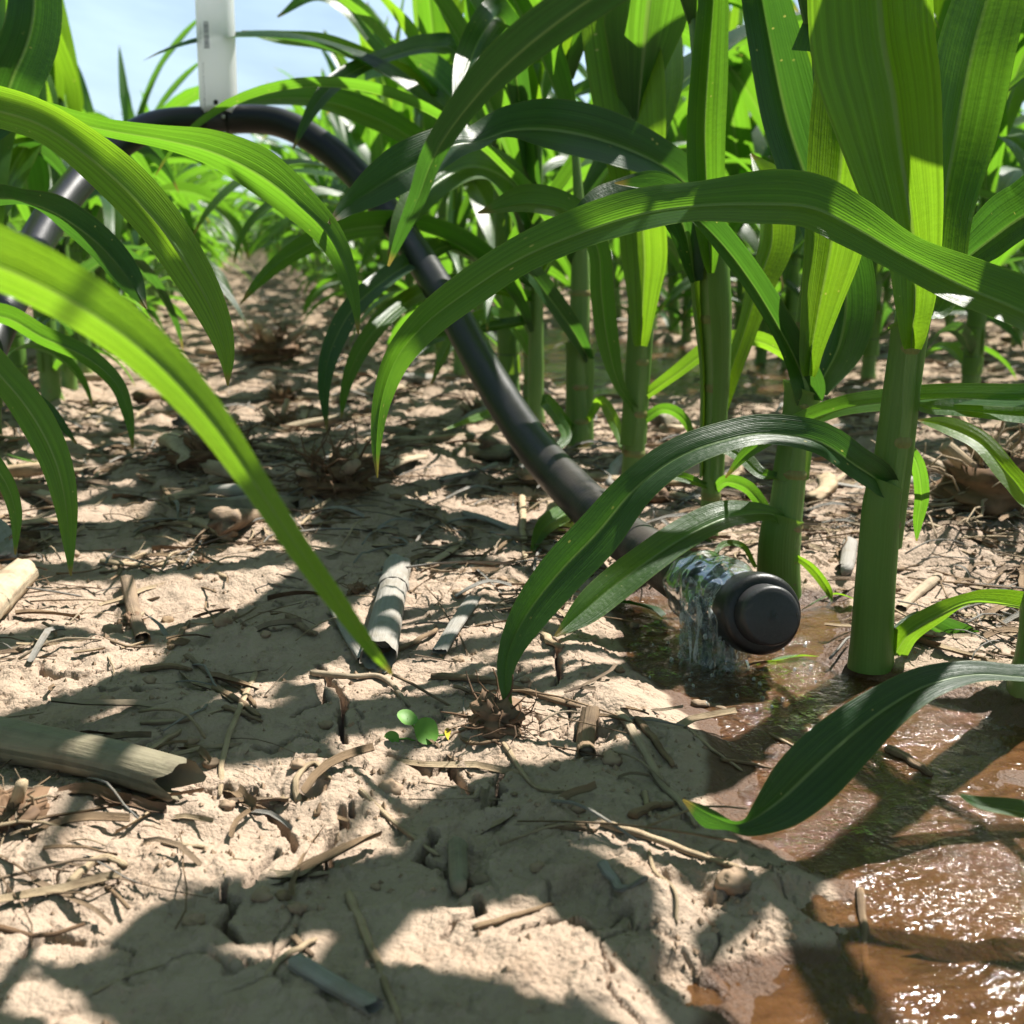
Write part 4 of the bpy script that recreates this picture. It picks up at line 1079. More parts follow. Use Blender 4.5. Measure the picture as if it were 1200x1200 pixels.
hero_leaf(pcl, [Wp(.40, 1.55, .17, 14, 20), (540, 390, 1.5, 14, 40), (500, 400, 1.42, 18, 35), (465, 430, 1.36, 18, 15), (445, 470, 1.33, 12, 0), (440, 505, 1.32, 2, 0)], LEAF_SHADE_DARK, wave=.02, seed=97)
hero_leaf(pcl, [Wp(.40, 1.55, .34, 20, 20), (600, 60, 1.4, 30, 10), (585, 20, 1.3, 40, 20), (565, 40, 1.22, 40, 10), (548, 80, 1.16, 36, 0), (538, 120, 1.12, 16, 0), (535, 150, 1.1, 2, 0)], LEAF_SHADE_DARK, wave=.02, seed=98)
hero_leaf(pcl, [Wp(.40, 1.55, .30, 20, 20), (600, 215, 1.5, 40, 30), (555, 195, 1.42, 46, 40), (510, 215, 1.36, 44, 30), (475, 255, 1.32, 30, 10), (455, 300, 1.3, 2, 0)], LEAF, wave=.03, seed=99)
extras(pcl, 3, .4, 1.0, up_skip(420, 1.0), .12)

# unseen high leaves added to near plants, shaped to throw shade on the path
def shadow_blade(plant, collar, pts, mat=LEAF, seed=0):
    """pts: ground px,py shaded by the blade, blade height, width in m"""
    sd = np.array(sdir)
    for up in range(12):
        rows = [list(collar) + [.03]]
        for k_, (a, b, z, w) in enumerate(pts):
            q = gp(a, b) + sd / sd[2] * (z + up * .04)
            rows.append([q[0], q[1], q[2], w])
        q = catmull(np.array(rows), 44); P = q[:, :3]
        a_, b_, d_ = proj(P)
        if not np.any((d_ > 0) & (a_ > -30) & (a_ < 1230) & (b_ > -45)): break
    T = unit(np.gradient(P, axis=0)); A = unit(np.cross(T, [0, 0, 1.]) + 1e-6)
    s_ = np.linspace(0, 1, 44); Bv = np.cross(A, T); tw = R(25) * np.sin(s_ * 3 + seed)
    A = A * np.cos(tw)[:, None] + Bv * np.sin(tw)[:, None]
    V, F, U = leaf_geo(P, A, np.maximum(q[:, 3], .001), 11, R(10) + R(30) * np.exp(-s_ / .1), .03, 9, seed)
    me = new_mesh('leaf', V - np.array(plant.location), F, U, mat, True, {'tint': np.full(len(V), .5)})
    obj('leaf', me, plant)
shadow_blade(q0, (.47, .56, .40), [(1050, 1290, .48, .03), (760, 1175, .50, .04), (640, 1062, .52, .05), (480, 1055, .54, .055), (330, 1090, .55, .05), (180, 1120, .54, .04), (100, 1150, .53, .002)], seed=2)
shadow_blade(n0, (.40, .34, .40), [(900, 1380, .50, .04), (600, 1300, .54, .05), (360, 1230, .55, .05), (160, 1190, .54, .045), (0, 1170, .52, .002)], seed=4)
shadow_blade(lc, (-.325, .80, .36), [(-160, 905, .46, .05), (0, 935, .52, .06), (130, 910, .55, .06), (300, 905, .55, .045), (400, 930, .52, .002)], seed=6)
shadow_blade(p2, (.415, .79, .42), [(560, 800, .56, .03), (380, 790, .60, .035), (200, 765, .62, .035), (60, 760, .60, .03), (-60, 770, .58, .002)], seed=8)
def shade_over(plant, collar, pts, dist, w, seed=0):  # added blade set sunward of the given points to darken what lies there
    P = np.array([list(collar)] + [list(at(a, b, d) + np.array(sdir) * dist) for a, b, d in pts])
    q = catmull(P, 40); s_ = np.linspace(0, 1, 40); T = unit(np.gradient(q, axis=0)); A = unit(np.cross(T, np.array(sdir)))
    V, F, U = leaf_geo(q, A, w * np.clip(.4 + 3 * s_, 0, 1) * np.clip(1 - s_ ** 4, 0, 1) + .001, 11, R(12) * np.ones(40), .03, 9, seed)
    obj('leaf', new_mesh('leaf', V - np.array(plant.location), F, U, LEAF, True, {'tint': np.full(len(V), .5)}), plant)
shade_over(n0, (.40, .34, .45), [(760, -60, .42), (660, 20, .43), (590, 80, .45), (540, 135, .47), (500, 200, .49)], .20, .075, 20)

shade_over(q0, (.47, .56, .40), [(1075, 60, .66), (1000, 40, .66), (985, 120, .66), (1005, 220, .665), (1035, 320, .67)], .25, .06, 21)

# ------------------------------------------------------------------ the field
GR = 'corn plants in the row along the right side of the path'
GL = 'corn plants in the row along the left side of the path'
count_ind = 0
def rr(a, b): return float(rng.uniform(a, b))
# right row, in front of and between the hand-built ones (out of frame) and onward
for y in (-.42, -.26, -.10, .05, .19):
    place_full(.41 + rr(-.015, .015), y + rr(-.02, .02), int(rng.integers(9)), rr(0, 6.28), 1.0, 'corn plant of the right row standing beside and behind the camera', 'corn plants beside the camera on the right', low_skip(.75, -200)); count_ind += 1
for y in (-.40, -.22, -.06, .10, .42):
    place_full(-.33 + rr(-.015, .015), y + rr(-.02, .02), int(rng.integers(9)), rr(0, 6.28), 1.0, 'corn plant of the left row standing beside and behind the camera', 'corn plants beside the camera on the left', low_skip(1.0, -200)); count_ind += 1
ind = []
def row(x0, y0, y1, sp=.16):
    y = y0
    while y < y1:
        ind.append((x0 + rr(-.02, .02), y)); y += sp * rr(.8, 1.25)
row(.41, 2.12, 30); row(-.33, 1.12, 30)
ind.append((.412, 1.74))
for kx in (1.17, 1.93, 2.69, 3.45, 4.21, 4.97, 5.73, 6.49, 7.25, 8.0, 8.8, 9.5): row(kx, max(-.3, (kx - .9) * 1.0 - .2), 24)
for kx in (-1.09, -1.85, -2.61, -3.37, -4.13, -4.9, -5.65): row(kx, .4 + (-kx - 1.09) * 1.6, 26)
ind.sort(key=lambda p: math.hypot(p[0], p[1]) + (0 if abs(p[0]) < .6 else .8))
far_pts = []
RN = 'first second third fourth fifth sixth seventh eighth ninth tenth eleventh twelfth thirteenth'.split()
nf = 0
ordn = {}
ORD = 'first second third fourth fifth sixth seventh eighth ninth tenth eleventh twelfth'.split()
for i, (x, y) in enumerate(ind):
    a, b, d = proj(np.array([x, y, .25]))
    vis = d[0] > 0 and -160 < a[0] < 1360
    side = GR if .2 < x < .6 else GL if -.6 < x < 0 else 'corn plants in the rows further right' if x > 0 else 'corn plants in the rows further left'
    lab = {GR: 'leafy corn plant in the right row, further along the path', GL: 'leafy corn plant in the left row, further along the path',
           'corn plants in the rows further right': 'corn plant standing in the %s row right of the path' % RN[min(12, max(1, round((x - .41) / .76)))],
           'corn plants in the rows further left': 'corn plant standing in the %s row left of the path' % RN[min(12, max(1, round((-.33 - x) / .76)))]}[side]
    dist = math.hypot(x, y)
    if side in (GR, GL) and vis and (side == GR or x / y > -.19):
        n_ = ordn.get(side, 0); ordn[side] = n_ + 1
        if n_ < 12: lab = '%s corn plant along the %s row%s' % (ORD[n_], 'right' if side == GR else 'left', ', counting away from the hose' if side == GR else ' from the left edge of the picture')
    if nf < 70 and dist < 3.6 and (vis or dist < 1.6):
        sk = sky_skip(1.0) if x > 0 else sky_skip(1.15)
        place_full(x, y, int(rng.integers(9)), rr(0, 6.28), rr(.92, 1.08), lab, side, sk); nf += 1; count_ind += 1
    elif count_ind < 285 and vis:
        o = obj('corn_plant', PLANTV[int(rng.integers(9))]['mid'], None, (x, y, hz(x, y) - .004), label=lab, category='corn plant', group=side)
        o.rotation_euler = (0, 0, rr(0, 6.28)); s = rr(.88, 1.06) * (.86 if x < 0 else .95); o.scale = (s, s, s); count_ind += 1
    elif dist > 1.5 and (vis or dist < 6):
        far_pts.append((x, y))

def far_field():
    lows = []
    for sd in range(6):
        leaves, sp = plant_spec(300 + sd, [1, .94, 1.04, .9, 1.0, .97][sd])
        g = Geo(); zz = np.array([0, .25, .5]); P = np.array([stalk_pt(z, sp) for z in zz]); add_tube(g, P, [.014, .011, .005], 4, 1, False, .0)
        ns = g.n
        for L in leaves:
            V, F, U = proc_leaf(L, sp, 7, 3); g.add(V, F, U, (L['seed'] % 97) / 97)
        V = np.concatenate(g.V); F = np.concatenate(g.F[4]); U = np.concatenate(g.U); T = np.concatenate(g.T)
        lows.append((V, F, U, T, ns))
    Vs, Fs, Us, Ts, n = [], [], [], [], 0
    for x, y in far_pts:
        V, F, U, T, ns = lows[int(rng.integers(6))]
        W = rotz(V, rr(0, 6.28), rr(.85, 1.08)) + np.array([x, y, 0])
        Vs.append(W); Fs.append(F + n); Us.append(U); Ts.append((T + rr(0, 1)) % 1); n += len(V)
    me = new_mesh('corn_rows', np.concatenate(Vs), np.concatenate(Fs), np.concatenate(Us), LEAF, True, {'tint': np.concatenate(Ts)})
    obj('corn_rows', me, None, kind='stuff', label='mass of distant corn plants filling the field beyond the near rows', category='corn')
    print('far plants', len(far_pts), 'individual', count_ind)
# very far rows, sparser
for kx in np.arange(-30, 45, .76):
    lo = max(26, abs(kx) * .9)
    for y in np.arange(lo, 70, .9):
        a, b, d = proj(np.array([kx, y, .3]))
        if -60 < a[0] < 1260 and rng.random() < .45 and not (-.2 < kx < .3): far_pts.append((kx, y))
far_field()

# ------------------------------------------------------------------ irrigation hose and white drop pipe
HP = [(-60, 520, .95), (-15, 405, 1.04), (18, 335, 1.13), (60, 255, 1.27), (118, 187, 1.42), (178, 148, 1.50), (245, 141, 1.55), (320, 142, 1.55), (375, 168, 1.53), (425, 212, 1.49),
      (480, 285, 1.40), (530, 365, 1.28), (572, 440, 1.18), (620, 515, 1.08), (665, 568, 1.00), (720, 620, .92), (770, 655, .86), (812, 685, .81)]
hose = thing('irrigation_hose', 'black rubber hose arching down from the white pipe to the mud, its end capped', 'hose', tuple(gp(870, 770)))
hl = np.array(hose.location)
HQ = catmull(np.array([at(*p) for p in HP]), 220)
HD = .0388
ix = int(np.argmin(np.linalg.norm(HQ - at(254, 142, 1.55), axis=1)))
def hose_part(name, P, r, mat, nc=28, rfun=None, par=None, **pr):
    g = Geo(); add_tube(g, P - hl, np.asarray(r) * (.965 if 'end' in name else 1), nc, 1.0, True, rfun=rfun)
    return obj(name, g.mesh(name, mat), par or hose, **pr)
hose_part('hose_tube', HQ[:ix - 2], HD / 2 * .98, HOSE, label='left leg of the hose')
hose_part('hose_tube', HQ[ix + 2:], HD / 2 * (1 + .03 * np.sin(np.linspace(0, 9, len(HQ) - ix - 2))), HOSE, label='right leg of the hose, bending down to the soil')
seg = catmull(HQ[ix - 6:ix + 6:2], 12)
coup = hose_part('coupling', seg, .0172, PLUG, label='grey coupling under the white pipe')
for kk in (2, -3):
    c = HQ[ix + kk]; t = unit(HQ[ix + kk + 1] - HQ[ix + kk])
    hose_part('rim', np.array([c - t * .0015, c, c + t * .0015]), [.0196, .0204, .0196], HOSE, par=coup)
# outlet: collar, inner body, big cap, end plug
e0 = HQ[-1]
e_cap = at(885, 718, .745); e_face = at(906, 722, .712)
ax = unit(e_cap - e0)
hose_part('collar', np.array([e0 - ax * .004, e0, e0 + ax * .012, e0 + ax * .013]), [.0205, .0225, .0225, .019], CAPBLACK)
hose_part('outlet_body', np.array([e0 + ax * .008, e_cap]), [.019, .019], PLUG)
ax2 = unit(e_face - e_cap)
prof = [(-.016, .0235), (-.0155, .0275), (-.013, .0288), (.000, .0290), (.012, .0284), (.0150, .0272), (.0165, .0245), (.0168, .0200)]
cap_o = hose_part('end_cap', np.array([e_cap + ax2 * a for a, b in prof]), [b for a, b in prof], CAPBLACK, 56)
prof = [(.016, .0212), (.0290, .0206), (.0318, .0196), (.0326, .0180), (.0328, .0165), (.0326, .0150), (.0324, .0060), (.0328, .0045), (.0328, .0015)]
hose_part('end_plug', np.array([e_cap + ax2 * a for a, b in prof]), [b for a, b in prof], PLUG, 56, par=cap_o)

# water spilling over the outlet body
def splash():
    n, nc = 40, 44
    t = np.linspace(-.05, .80, n); L = np.linalg.norm(e_cap - e0)
    C = e0 + ax * (t * L)[:, None] * 1.0
    side = unit(np.cross(ax, [0, 0, 1.])); up = np.cross(side, ax)
    th = np.linspace(R(-52), R(232), nc)
    r = .0245 + .0040 * np.sin(t * 4.0)[:, None] + .0030 * pnoise(t[:, None] * 5 + th[None, :] * 0, th[None, :] * 1.8 + 5, 4) + .0006 * pnoise(t[:, None] * 22, th[None, :] * 6, 5)
    r = np.maximum(r, .0215)
    V = C[:, None] + side * (np.cos(th)[None, :, None] * r[..., None]) + up * (np.sin(th)[None, :, None] * r[..., None])
    g = Geo(); g.add((V.reshape(-1, 3)) - hl2, grid_faces(n, nc))
    return g
hl2 = np.array(gp(830, 770)); hl2[2] = 0
sp_t = thing('water_splash', 'clear water bubbling over the outlet behind the black cap and falling onto the mud', 'water', tuple(hl2))
obj('water_film', splash().mesh('water_film', CLEAR), sp_t)
# falling sheets and strands below the outlet
def curtain(px0, px1, ptop, pbot, dep, seed, spread=.008):
    n, nc = 24, 18
    r = np.random.default_rng(seed)
    a0, a1 = at(px0, ptop, dep), at(px1, ptop + 6, dep)
    b0, b1 = at(px0 - 4, pbot, dep), at(px1 + 2, pbot, dep)
    s = np.linspace(0, 1, n)[:, None, None]; u = np.linspace(0, 1, nc)[None, :, None]
    V = (a0 * (1 - u) + a1 * u) * (1 - s) + (b0 * (1 - u) + b1 * u) * s
    toward = -np.array([cF[0], cF[1], 0])
    V = V + toward * (np.sin(s * 1.5) * spread + .0035 * pnoise(u * 5 + seed, s * 4, seed)[..., 0:1] + .002 * np.sin(u * 19 + seed) * s)
    V2 = V + toward * (.0015 + .0012 * np.abs(pnoise(u * 8, s * 9, seed + 3)))
    g = Geo(); off = hl2
    g.add(V.reshape(-1, 3) - off, grid_faces(n, nc)[:, ::-1]); g.add(V2.reshape(-1, 3) - off, grid_faces(n, nc))
    return obj('water_curtain', g.mesh('water_curtain', CLEAR), sp_t)
curtain(796, 838, 700, 792, .775, 1, .012)
curtain(822, 856, 715, 795, .765, 2, .010)
curtain(845, 875, 745, 785, .755, 5, .004)
g = Geo(); rs_ = np.random.default_rng(9)
for k in range(15):
    x0_ = rs_.uniform(804, 862); d_ = rs_.uniform(.745, .782); y0_ = 690 + (x0_ - 796) * .35; y1_ = rs_.uniform(752, 786)
    sw = rs_.normal(0, 4)
    Pq = np.array([at(x0_ + sw * t_ ** 2 + 1.5 * math.sin(9 * t_ + k), y0_ + (y1_ - y0_) * t_ ** 1.3, d_ - .012 * math.sqrt(t_)) for t_ in np.linspace(0, 1, 9)])
    add_tube(g, Pq - hl2, rs_.uniform(.0005, .0017) * (1 + .5 * np.sin(np.linspace(0, 11, 9) + k)), 6)
obj('water_strands', g.mesh('water_strands', CLEAR), sp_t, kind='stuff')
def bead(p, r, g):
    n, m = 6, 8
    th = np.linspace(.01, math.pi - .01, n); ph = np.arange(m) / m * 6.283
    V = np.stack([np.sin(th)[:, None] * np.cos(ph), np.sin(th)[:, None] * np.sin(ph), np.cos(th)[:, None] * np.ones(m) * 1.2], -1).reshape(-1, 3) * r + p
    g.add(V, grid_faces(n, m, True))
g = Geo()
for k in range(34):
    px_, py_ = rr(790, 880), rr(690, 790)
    bead(at(px_, py_, rr(.735, .79)) - hl2, rr(.0007, .0022), g)
for k in range(36):
    q = gp(rr(760, 960), rr(755, 835)); bead(q + [0, 0, .001] - hl2, rr(.0006, .0018), g)
obj('droplets', g.mesh('droplets', CLEAR), sp_t, kind='stuff')

# white pipe
pp = thing('drop_pipe', 'white plastic pipe hanging down onto the top of the black hose arch', 'pipe', tuple(at(257, 136, 1.55)))
pl = np.array(pp.location)
topP = at_y(249, -60, (at(257, 136, 1.55))[1] - .005)
botP = at(257, 136, 1.55)
dirp = unit(topP - botP)
PR = .0262
def pipe_tube():
    nc = 48; th = np.arange(nc) / nc * 2 * np.pi
    hax = unit(HQ[ix + 2] - HQ[ix - 2]); hax = unit(hax - dirp * (hax @ dirp)); oth = np.cross(dirp, hax)
    # saddle cut: the open end is notched where it sits on the hose
    zc = .0075 * (1 - (np.abs(np.cos(th)) ** 2))
    rows = []
    zt = np.concatenate([[0], np.linspace(.01, .3, 8), [.6, 1.2, 2.2]])
    for z in zt:
        w = max(0, 1 - z / .03)
        rows.append(pl * 0 + dirp * (z + zc * w)[:, None] * 1.0 + (hax * np.cos(th)[:, None] + oth * np.sin(th)[:, None]) * PR)
    outer = np.concatenate(rows)
    inner = np.concatenate([(rw - (hax * np.cos(th)[:, None] + oth * np.sin(th)[:, None]) * .0025) for rw in rows[1::-1]])
    V = np.concatenate([inner, outer]); n = len(zt) + 2
    return V, grid_faces(n, nc, True), hax, oth
V, F, hax, oth = pipe_tube()
obj('pipe_wall', new_mesh('pipe_wall', V, F, None, PVC), pp)
tocam = unit(CAM - botP); tocam = unit(tocam - dirp * (tocam @ dirp)); sidep = np.cross(dirp, tocam)
if sidep @ cR < 0: sidep = -sidep
def on_pipe(a, z, r=PR + .0003): return tocam * math.cos(a) * r + sidep * math.sin(a) * r + dirp * z
def patch(g, a0, a1, z0, z1):
    m = 4; A_ = np.linspace(a0, a1, m)
    V = np.array([on_pipe(a, z) for z in (z0, z1) for a in A_]); g.add(V, grid_faces(2, m))
def disc(a, z, r, name, mat, dz=.0):
    m = 16; V = [on_pipe(a, z, PR + .0006 + dz)]
    for k in range(m):
        q = k / m * 6.283; V.append(on_pipe(a + math.cos(q) * r / PR, z + math.sin(q) * r, PR + .0006 + dz))
    F3 = np.array([(0, 1 + k, 1 + (k + 1) % m) for k in range(m)]); g = Geo(); g.add(np.array(V), F3)
    return obj(name, g.mesh(name, mat, False), pp)
disc(-.15, .016, .0034, 'bolt_hole', HOLE); disc(1.22, .024, .0050, 'bolt_hole', HOLE)  # flat dark discs on the wall, painted shade instead of open holes
def pz(py): return (136 - py) * 1.55 / FPX
g = Geo(); r_ = np.random.default_rng(4)
z = pz(65)
while z < pz(37):                                   # bar code block, bars stacked along the pipe
    w = r_.choice([.0005, .0009, .0014]); patch(g, -.66, -.36, z, z + w); z += w + r_.choice([.0005, .0009])
obj('barcode', g.mesh('barcode', PRINT, False), pp)
g = Geo()                                           # worn, illegible small print running up the pipe
for z0, z1, a in ((pz(62), pz(38), -.88), (pz(92), pz(81), -.80), (pz(128), pz(95), -.80)):
    z = z0
    while z < z1:
        h_ = r_.uniform(.0008, .0019)
        if r_.random() < .5: patch(g, a - .045, a + .045, z, z + .0004)
        else: patch(g, a - .045, a - .02, z, z + h_)
        if r_.random() < .6: patch(g, a + .02, a + .045, z, z + h_)
        if r_.random() < .4: patch(g, a - .045, a + .045, z + h_, z + h_ + .0004)
        z += h_ + .0011
obj('printed_lettering', g.mesh('printed_lettering', PRINT, False), pp)
g = Geo(); add_tube(g, np.array([on_pipe(.25, -.002, .019), on_pipe(.25, -.002, .0225), on_pipe(.25, -.002, .0235)]), [.0028, .0028, .0022], 6); obj('bolt_head', g.mesh('bolt_head', STEEL, False), pp)

# ------------------------------------------------------------------ dead stalks, twigs and roots placed by hand
def on_ground(pts, lift=0.0):
    out = []
    for p in pts:
        q = gp(p[0], p[1]); z = hz(q[0], q[1]); 
        for _ in range(2):
            q = gp(p[0], p[1], z + lift); z = hz(q[0], q[1])
        out.append([q[0], q[1], z + lift + (p[2] if len(p) > 2 else 0)])
    return np.array(out)

def debris_root(name, P, label, cat, group=None):
    c = P.mean(0); c[2] = P[:, 2].min()
    return thing(name, label, cat, tuple(c), group), c

def old_stalk(pts, wpx, label, mat, hollow=True, seed=0, squash=.8, cat='dead stalk', ring=True):
    P = on_ground(pts); d = proj(P)[2]; r = wpx * d.mean() / FPX / 2
    P[:, 2] += r * .8
    P = catmull(P, 26)
    t, c = debris_root('dead_stalk', P, label, cat)
    rg = np.random.default_rng(seed)
    s = np.linspace(0, 1, 26); nc = 26
    th = np.arange(nc) / nc * 6.283
    rad = r * (1 + .05 * np.sin(s * 5 + seed))[:, None] * (1 + .05 * pnoise(th[None, :] * 2.5, s[:, None] * 2 + seed, seed) - .10 * np.exp(-((th[None, :] - 1.2) / .25) ** 2)
            + .025 * np.sin(th * 9)[None, :])
    T, A, B = frames(P)
    jag0 = pnoise(np.cos(th) * 1.3 + 9, np.sin(th) * 1.3 + seed, seed) * r * .7 + rg.uniform(-1, 1, nc) * r * .10; jag1 = pnoise(np.cos(th) * 1.3 + 4, np.sin(th) * 1.3 + seed, seed + 3) * r * .9 + rg.uniform(-1, 1, nc) * r * .06
    off = (T[0] * (jag0[:, None]))[None] * np.exp(-s / .04)[:, None, None] + (T[-1] * jag1[:, None])[None] * np.exp(-(1 - s) / .04)[:, None, None]
    V = P[:, None] + A[:, None] * (rad * np.cos(th))[..., None] + B[:, None] * (rad * squash * np.sin(th))[..., None] + off
    U = np.stack([np.broadcast_to(th / 6.283, (26, nc)), np.broadcast_to(s[:, None] * np.linalg.norm(P[-1] - P[0]), (26, nc))], -1).reshape(-1, 2)
    g = Geo(); g.add(V.reshape(-1, 3) - c, grid_faces(26, nc, True), U, rg.random())
    # inner wall so that the ends read as a broken tube
    for e, ii in ((0, 1), (1, -2)):
        n2 = 4; k = np.array([0, .08, .16, .3]) if e == 0 else 1 - np.array([0, .08, .16, .3])
        Q = np.array([P[int(round(a * 25))] for a in k]); sc = np.array([.99, .84, .80, .15])
        rows = []
        for j in range(4):
            i_ = int(round(k[j] * 25)); rows.append(P[i_] + A[i_] * (rad[i_] * sc[j] * np.cos(th))[:, None] + B[i_] * (rad[i_] * sc[j] * squash * np.sin(th))[:, None] + (off[i_] if j == 0 else 0))
        g.add(np.concatenate(rows) - c, grid_faces(4, nc, True), np.tile(np.array([[0.3, .1]]), (4 * nc, 1)), .3)
    obj('rind', g.mesh('rind', mat), t)
    g = Geo(); core = P[3:-3]; add_tube(g, core - c, r * .7, 10, squash, True, t=.5); obj('pith', g.mesh('pith', PITH), t)
    if ring:
        g = Geo(); i_ = 8; add_tube(g, P[i_ - 1:i_ + 2] - c, [r * 1.02, r * 1.10, r * 1.02], 22, squash, False, .4); obj('node_ring', g.mesh('node_ring', mat), t)
    return t

def twig(pts, wpx, label, mat=STRAW, cat='twig', group=None, taper=.4, lift=None, seed=0, name='twig', flat=.7):
    P = on_ground(pts); d = proj(P)[2]; r = wpx * d.mean() / FPX / 2
    P[:, 2] += r * .6 if lift is None else lift
    n = 22; P = catmull(P, n)
    rg = np.random.default_rng(seed + 50)
    s = np.linspace(0, 1, n)
    P[:, :2] += np.stack([pnoise(s * 5, s * 0 + seed, seed), pnoise(s * 5, s * 0 + seed, seed + 9)], 1) * r * .5
    c = P.mean(0)
    g = Geo(); rad = r * (1 - taper * s) * (1 + .18 * pnoise(s * 7, s * 0 + seed, 3))
    rad[-1] *= .55; rad[0] *= .8
    add_tube(g, P - c, rad, 9, flat, True, rg.random(), rfun=lambda a, b: 1 + .12 * np.sin(b * 3 + seed))
    o = obj(name, g.mesh(name, mat), None, tuple(c)); tag(o, label, cat, group); return o

def root_clump(px, py, rm, label, n=46, seed=0, spiky=.7, h=.6, mat=ROOTS, stems=3):
    q = gp(px, py); z = hz(q[0], q[1])
    t = thing('root_clump', label, 'root clump', (q[0], q[1], z))
    rg = np.random.default_rng(seed)
    nn, mm = 14, 20
    th = np.linspace(.02, math.pi * .62, nn); ph = np.arange(mm) / mm * 6.283
    D = np.stack([np.sin(th)[:, None] * np.cos(ph), np.sin(th)[:, None] * np.sin(ph), np.cos(th)[:, None] * np.ones(mm)], -1)
    rad = rm * .5 * (1 + .5 * pnoise(th[:, None] * 3 + seed, ph[None, :] * 0 + np.cos(ph)[None, :] * 2 + 3, seed) + .25 * pnoise(th[:, None] * 9, np.sin(ph)[None, :] * 7, seed + 1))
    V = D * rad[..., None] * [1, 1, h]
    g = Geo(); g.add(V.reshape(-1, 3), grid_faces(nn, mm, True)); obj('core', g.mesh('core', ROOTS), t)
    g = Geo()
    for k in range(n):
        a = rg.uniform(0, 6.283); e = rg.uniform(-.15, 1.3) if rg.random() < spiky else rg.uniform(-.2, .3)
        d0 = np.array([math.cos(a) * math.cos(e), math.sin(a) * math.cos(e), math.sin(e)])
        L = rm * rg.uniform(.35, 1.0)
        p = [d0 * rm * .3 * [1, 1, h]]
        d = d0.copy()
        for j in range(4):
            d = unit(d + rg.normal(0, .5, 3) + [0, 0, -.12]); p.append(p[-1] + d * L / 4)
        p = np.array(p); p[:, 2] = np.maximum(p[:, 2], -.004)
        add_tube(g, p, np.linspace(1, .35, 5) * rg.uniform(.0004, .0015) * (rm / .04) ** .5, 5, 1, True, rg.random())
    obj('root_strands', g.mesh('root_strands', mat), t, kind='stuff')
    for k in range(stems):
        a = rg.uniform(0, 6.283); L = rm * rg.uniform(.5, .8); e = rg.uniform(.3, 1.1)
        d0 = np.array([math.cos(a) * math.cos(e), math.sin(a) * math.cos(e), math.sin(e)])
        g = Geo(); rr_ = rm * rg.uniform(.06, .11); add_tube(g, np.array([d0 * rm * .2, d0 * rm * .5, d0 * (rm * .45 + L * .5)]), [rr_, rr_, rr_ * .9], 8, .8, True, rg.random())
        obj('stub', g.mesh('stub', STRAW), t)
    return t

old_stalk([(-70, 872), (20, 890), (120, 912), (212, 938)], 58, 'thick olive brown dead corn stalk at the left edge with a ragged hollow end', OLIVESTALK, seed=1, ring=False)
old_stalk([(536, 1000), (538, 1040), (543, 1086)], 24, 'short greenish stub of dead stalk standing out of the shaded soil at bottom centre', OLIVESTALK, seed=2, ring=False)
old_stalk([(466, 672), (458, 720), (444, 788)], 36, 'grey weathered split stalk pointing toward the camera with a dark crack', GREYSTALK, seed=3)
old_stalk([(392, 718), (410, 748), (430, 782)], 20, 'grey split shard of stalk under the tip of the blurred leaf', GREYSTALK, seed=4, ring=False, squash=.45)
old_stalk([(-25, 745), (2, 712), (28, 684)], 42, 'pale stalk stub at the left edge with roots still on its upper end', PITH, seed=5)
old_stalk([(252, 592), (285, 588), (312, 580)], 20, 'small grey log of dead stalk beside the dark root clump', GREYSTALK, seed=6, ring=False)
old_stalk([(345, 1134), (385, 1158), (440, 1192)], 24, 'grey brown stalk piece in the shade near the bottom edge', GREYSTALK, seed=7, ring=False)
old_stalk([(198, 525), (208, 535), (222, 545)], 26, 'pale rounded stalk chunk lying on the straw left of the path centre', PITH, seed=8, ring=False)
old_stalk([(-20, 590), (20, 583), (68, 578)], 22, 'red brown dead stalk at the left edge in the middle distance', BARK, seed=9, ring=False)
old_stalk([(515, 770), (535, 740), (555, 705)], 18, 'flat grey slab of stalk right of the split grey stalk', GREYSTALK, seed=10, squash=.4, ring=False)
old_stalk([(330, 545), (372, 540), (412, 538)], 15, 'pale horizontal stalk piece across the path above the root stubble', STRAW, seed=11, squash=.6, ring=False)
old_stalk([(448, 550), (472, 552), (496, 546)], 20, 'flat cream coloured husk chip lying in the sun', PITH, seed=12, squash=.25, ring=False)
old_stalk([(692, 850), (686, 870), (688, 890)], 22, 'knobbly root stub in the sand left of the mud edge', BARK, seed=13, ring=False)
old_stalk([(150, 690), (158, 725), (168, 752)], 16, 'splintered brown stub standing in the dry soil at left', BARK, seed=14, ring=False)
old_stalk([(290, 1010), (270, 1012), (262, 1020)], 2, 'thin flat straw in the lower left shade', STRAW, seed=15, ring=False)
old_stalk([(985, 690), (992, 665), (996, 640)], 17, 'grey stalk piece between the two nearest corn stalks', GREYSTALK, seed=16, ring=False)
old_stalk([(1055, 715), (1075, 700), (1098, 682)], 13, 'pale split cane beside the foot of the thickest stalk', STRAW, seed=17, ring=False)
old_stalk([(500, 668), (525, 650), (545, 636)], 11, 'pale straw splinter pointing up right beyond the grey stalk', STRAW, seed=18, squash=.4, ring=False)

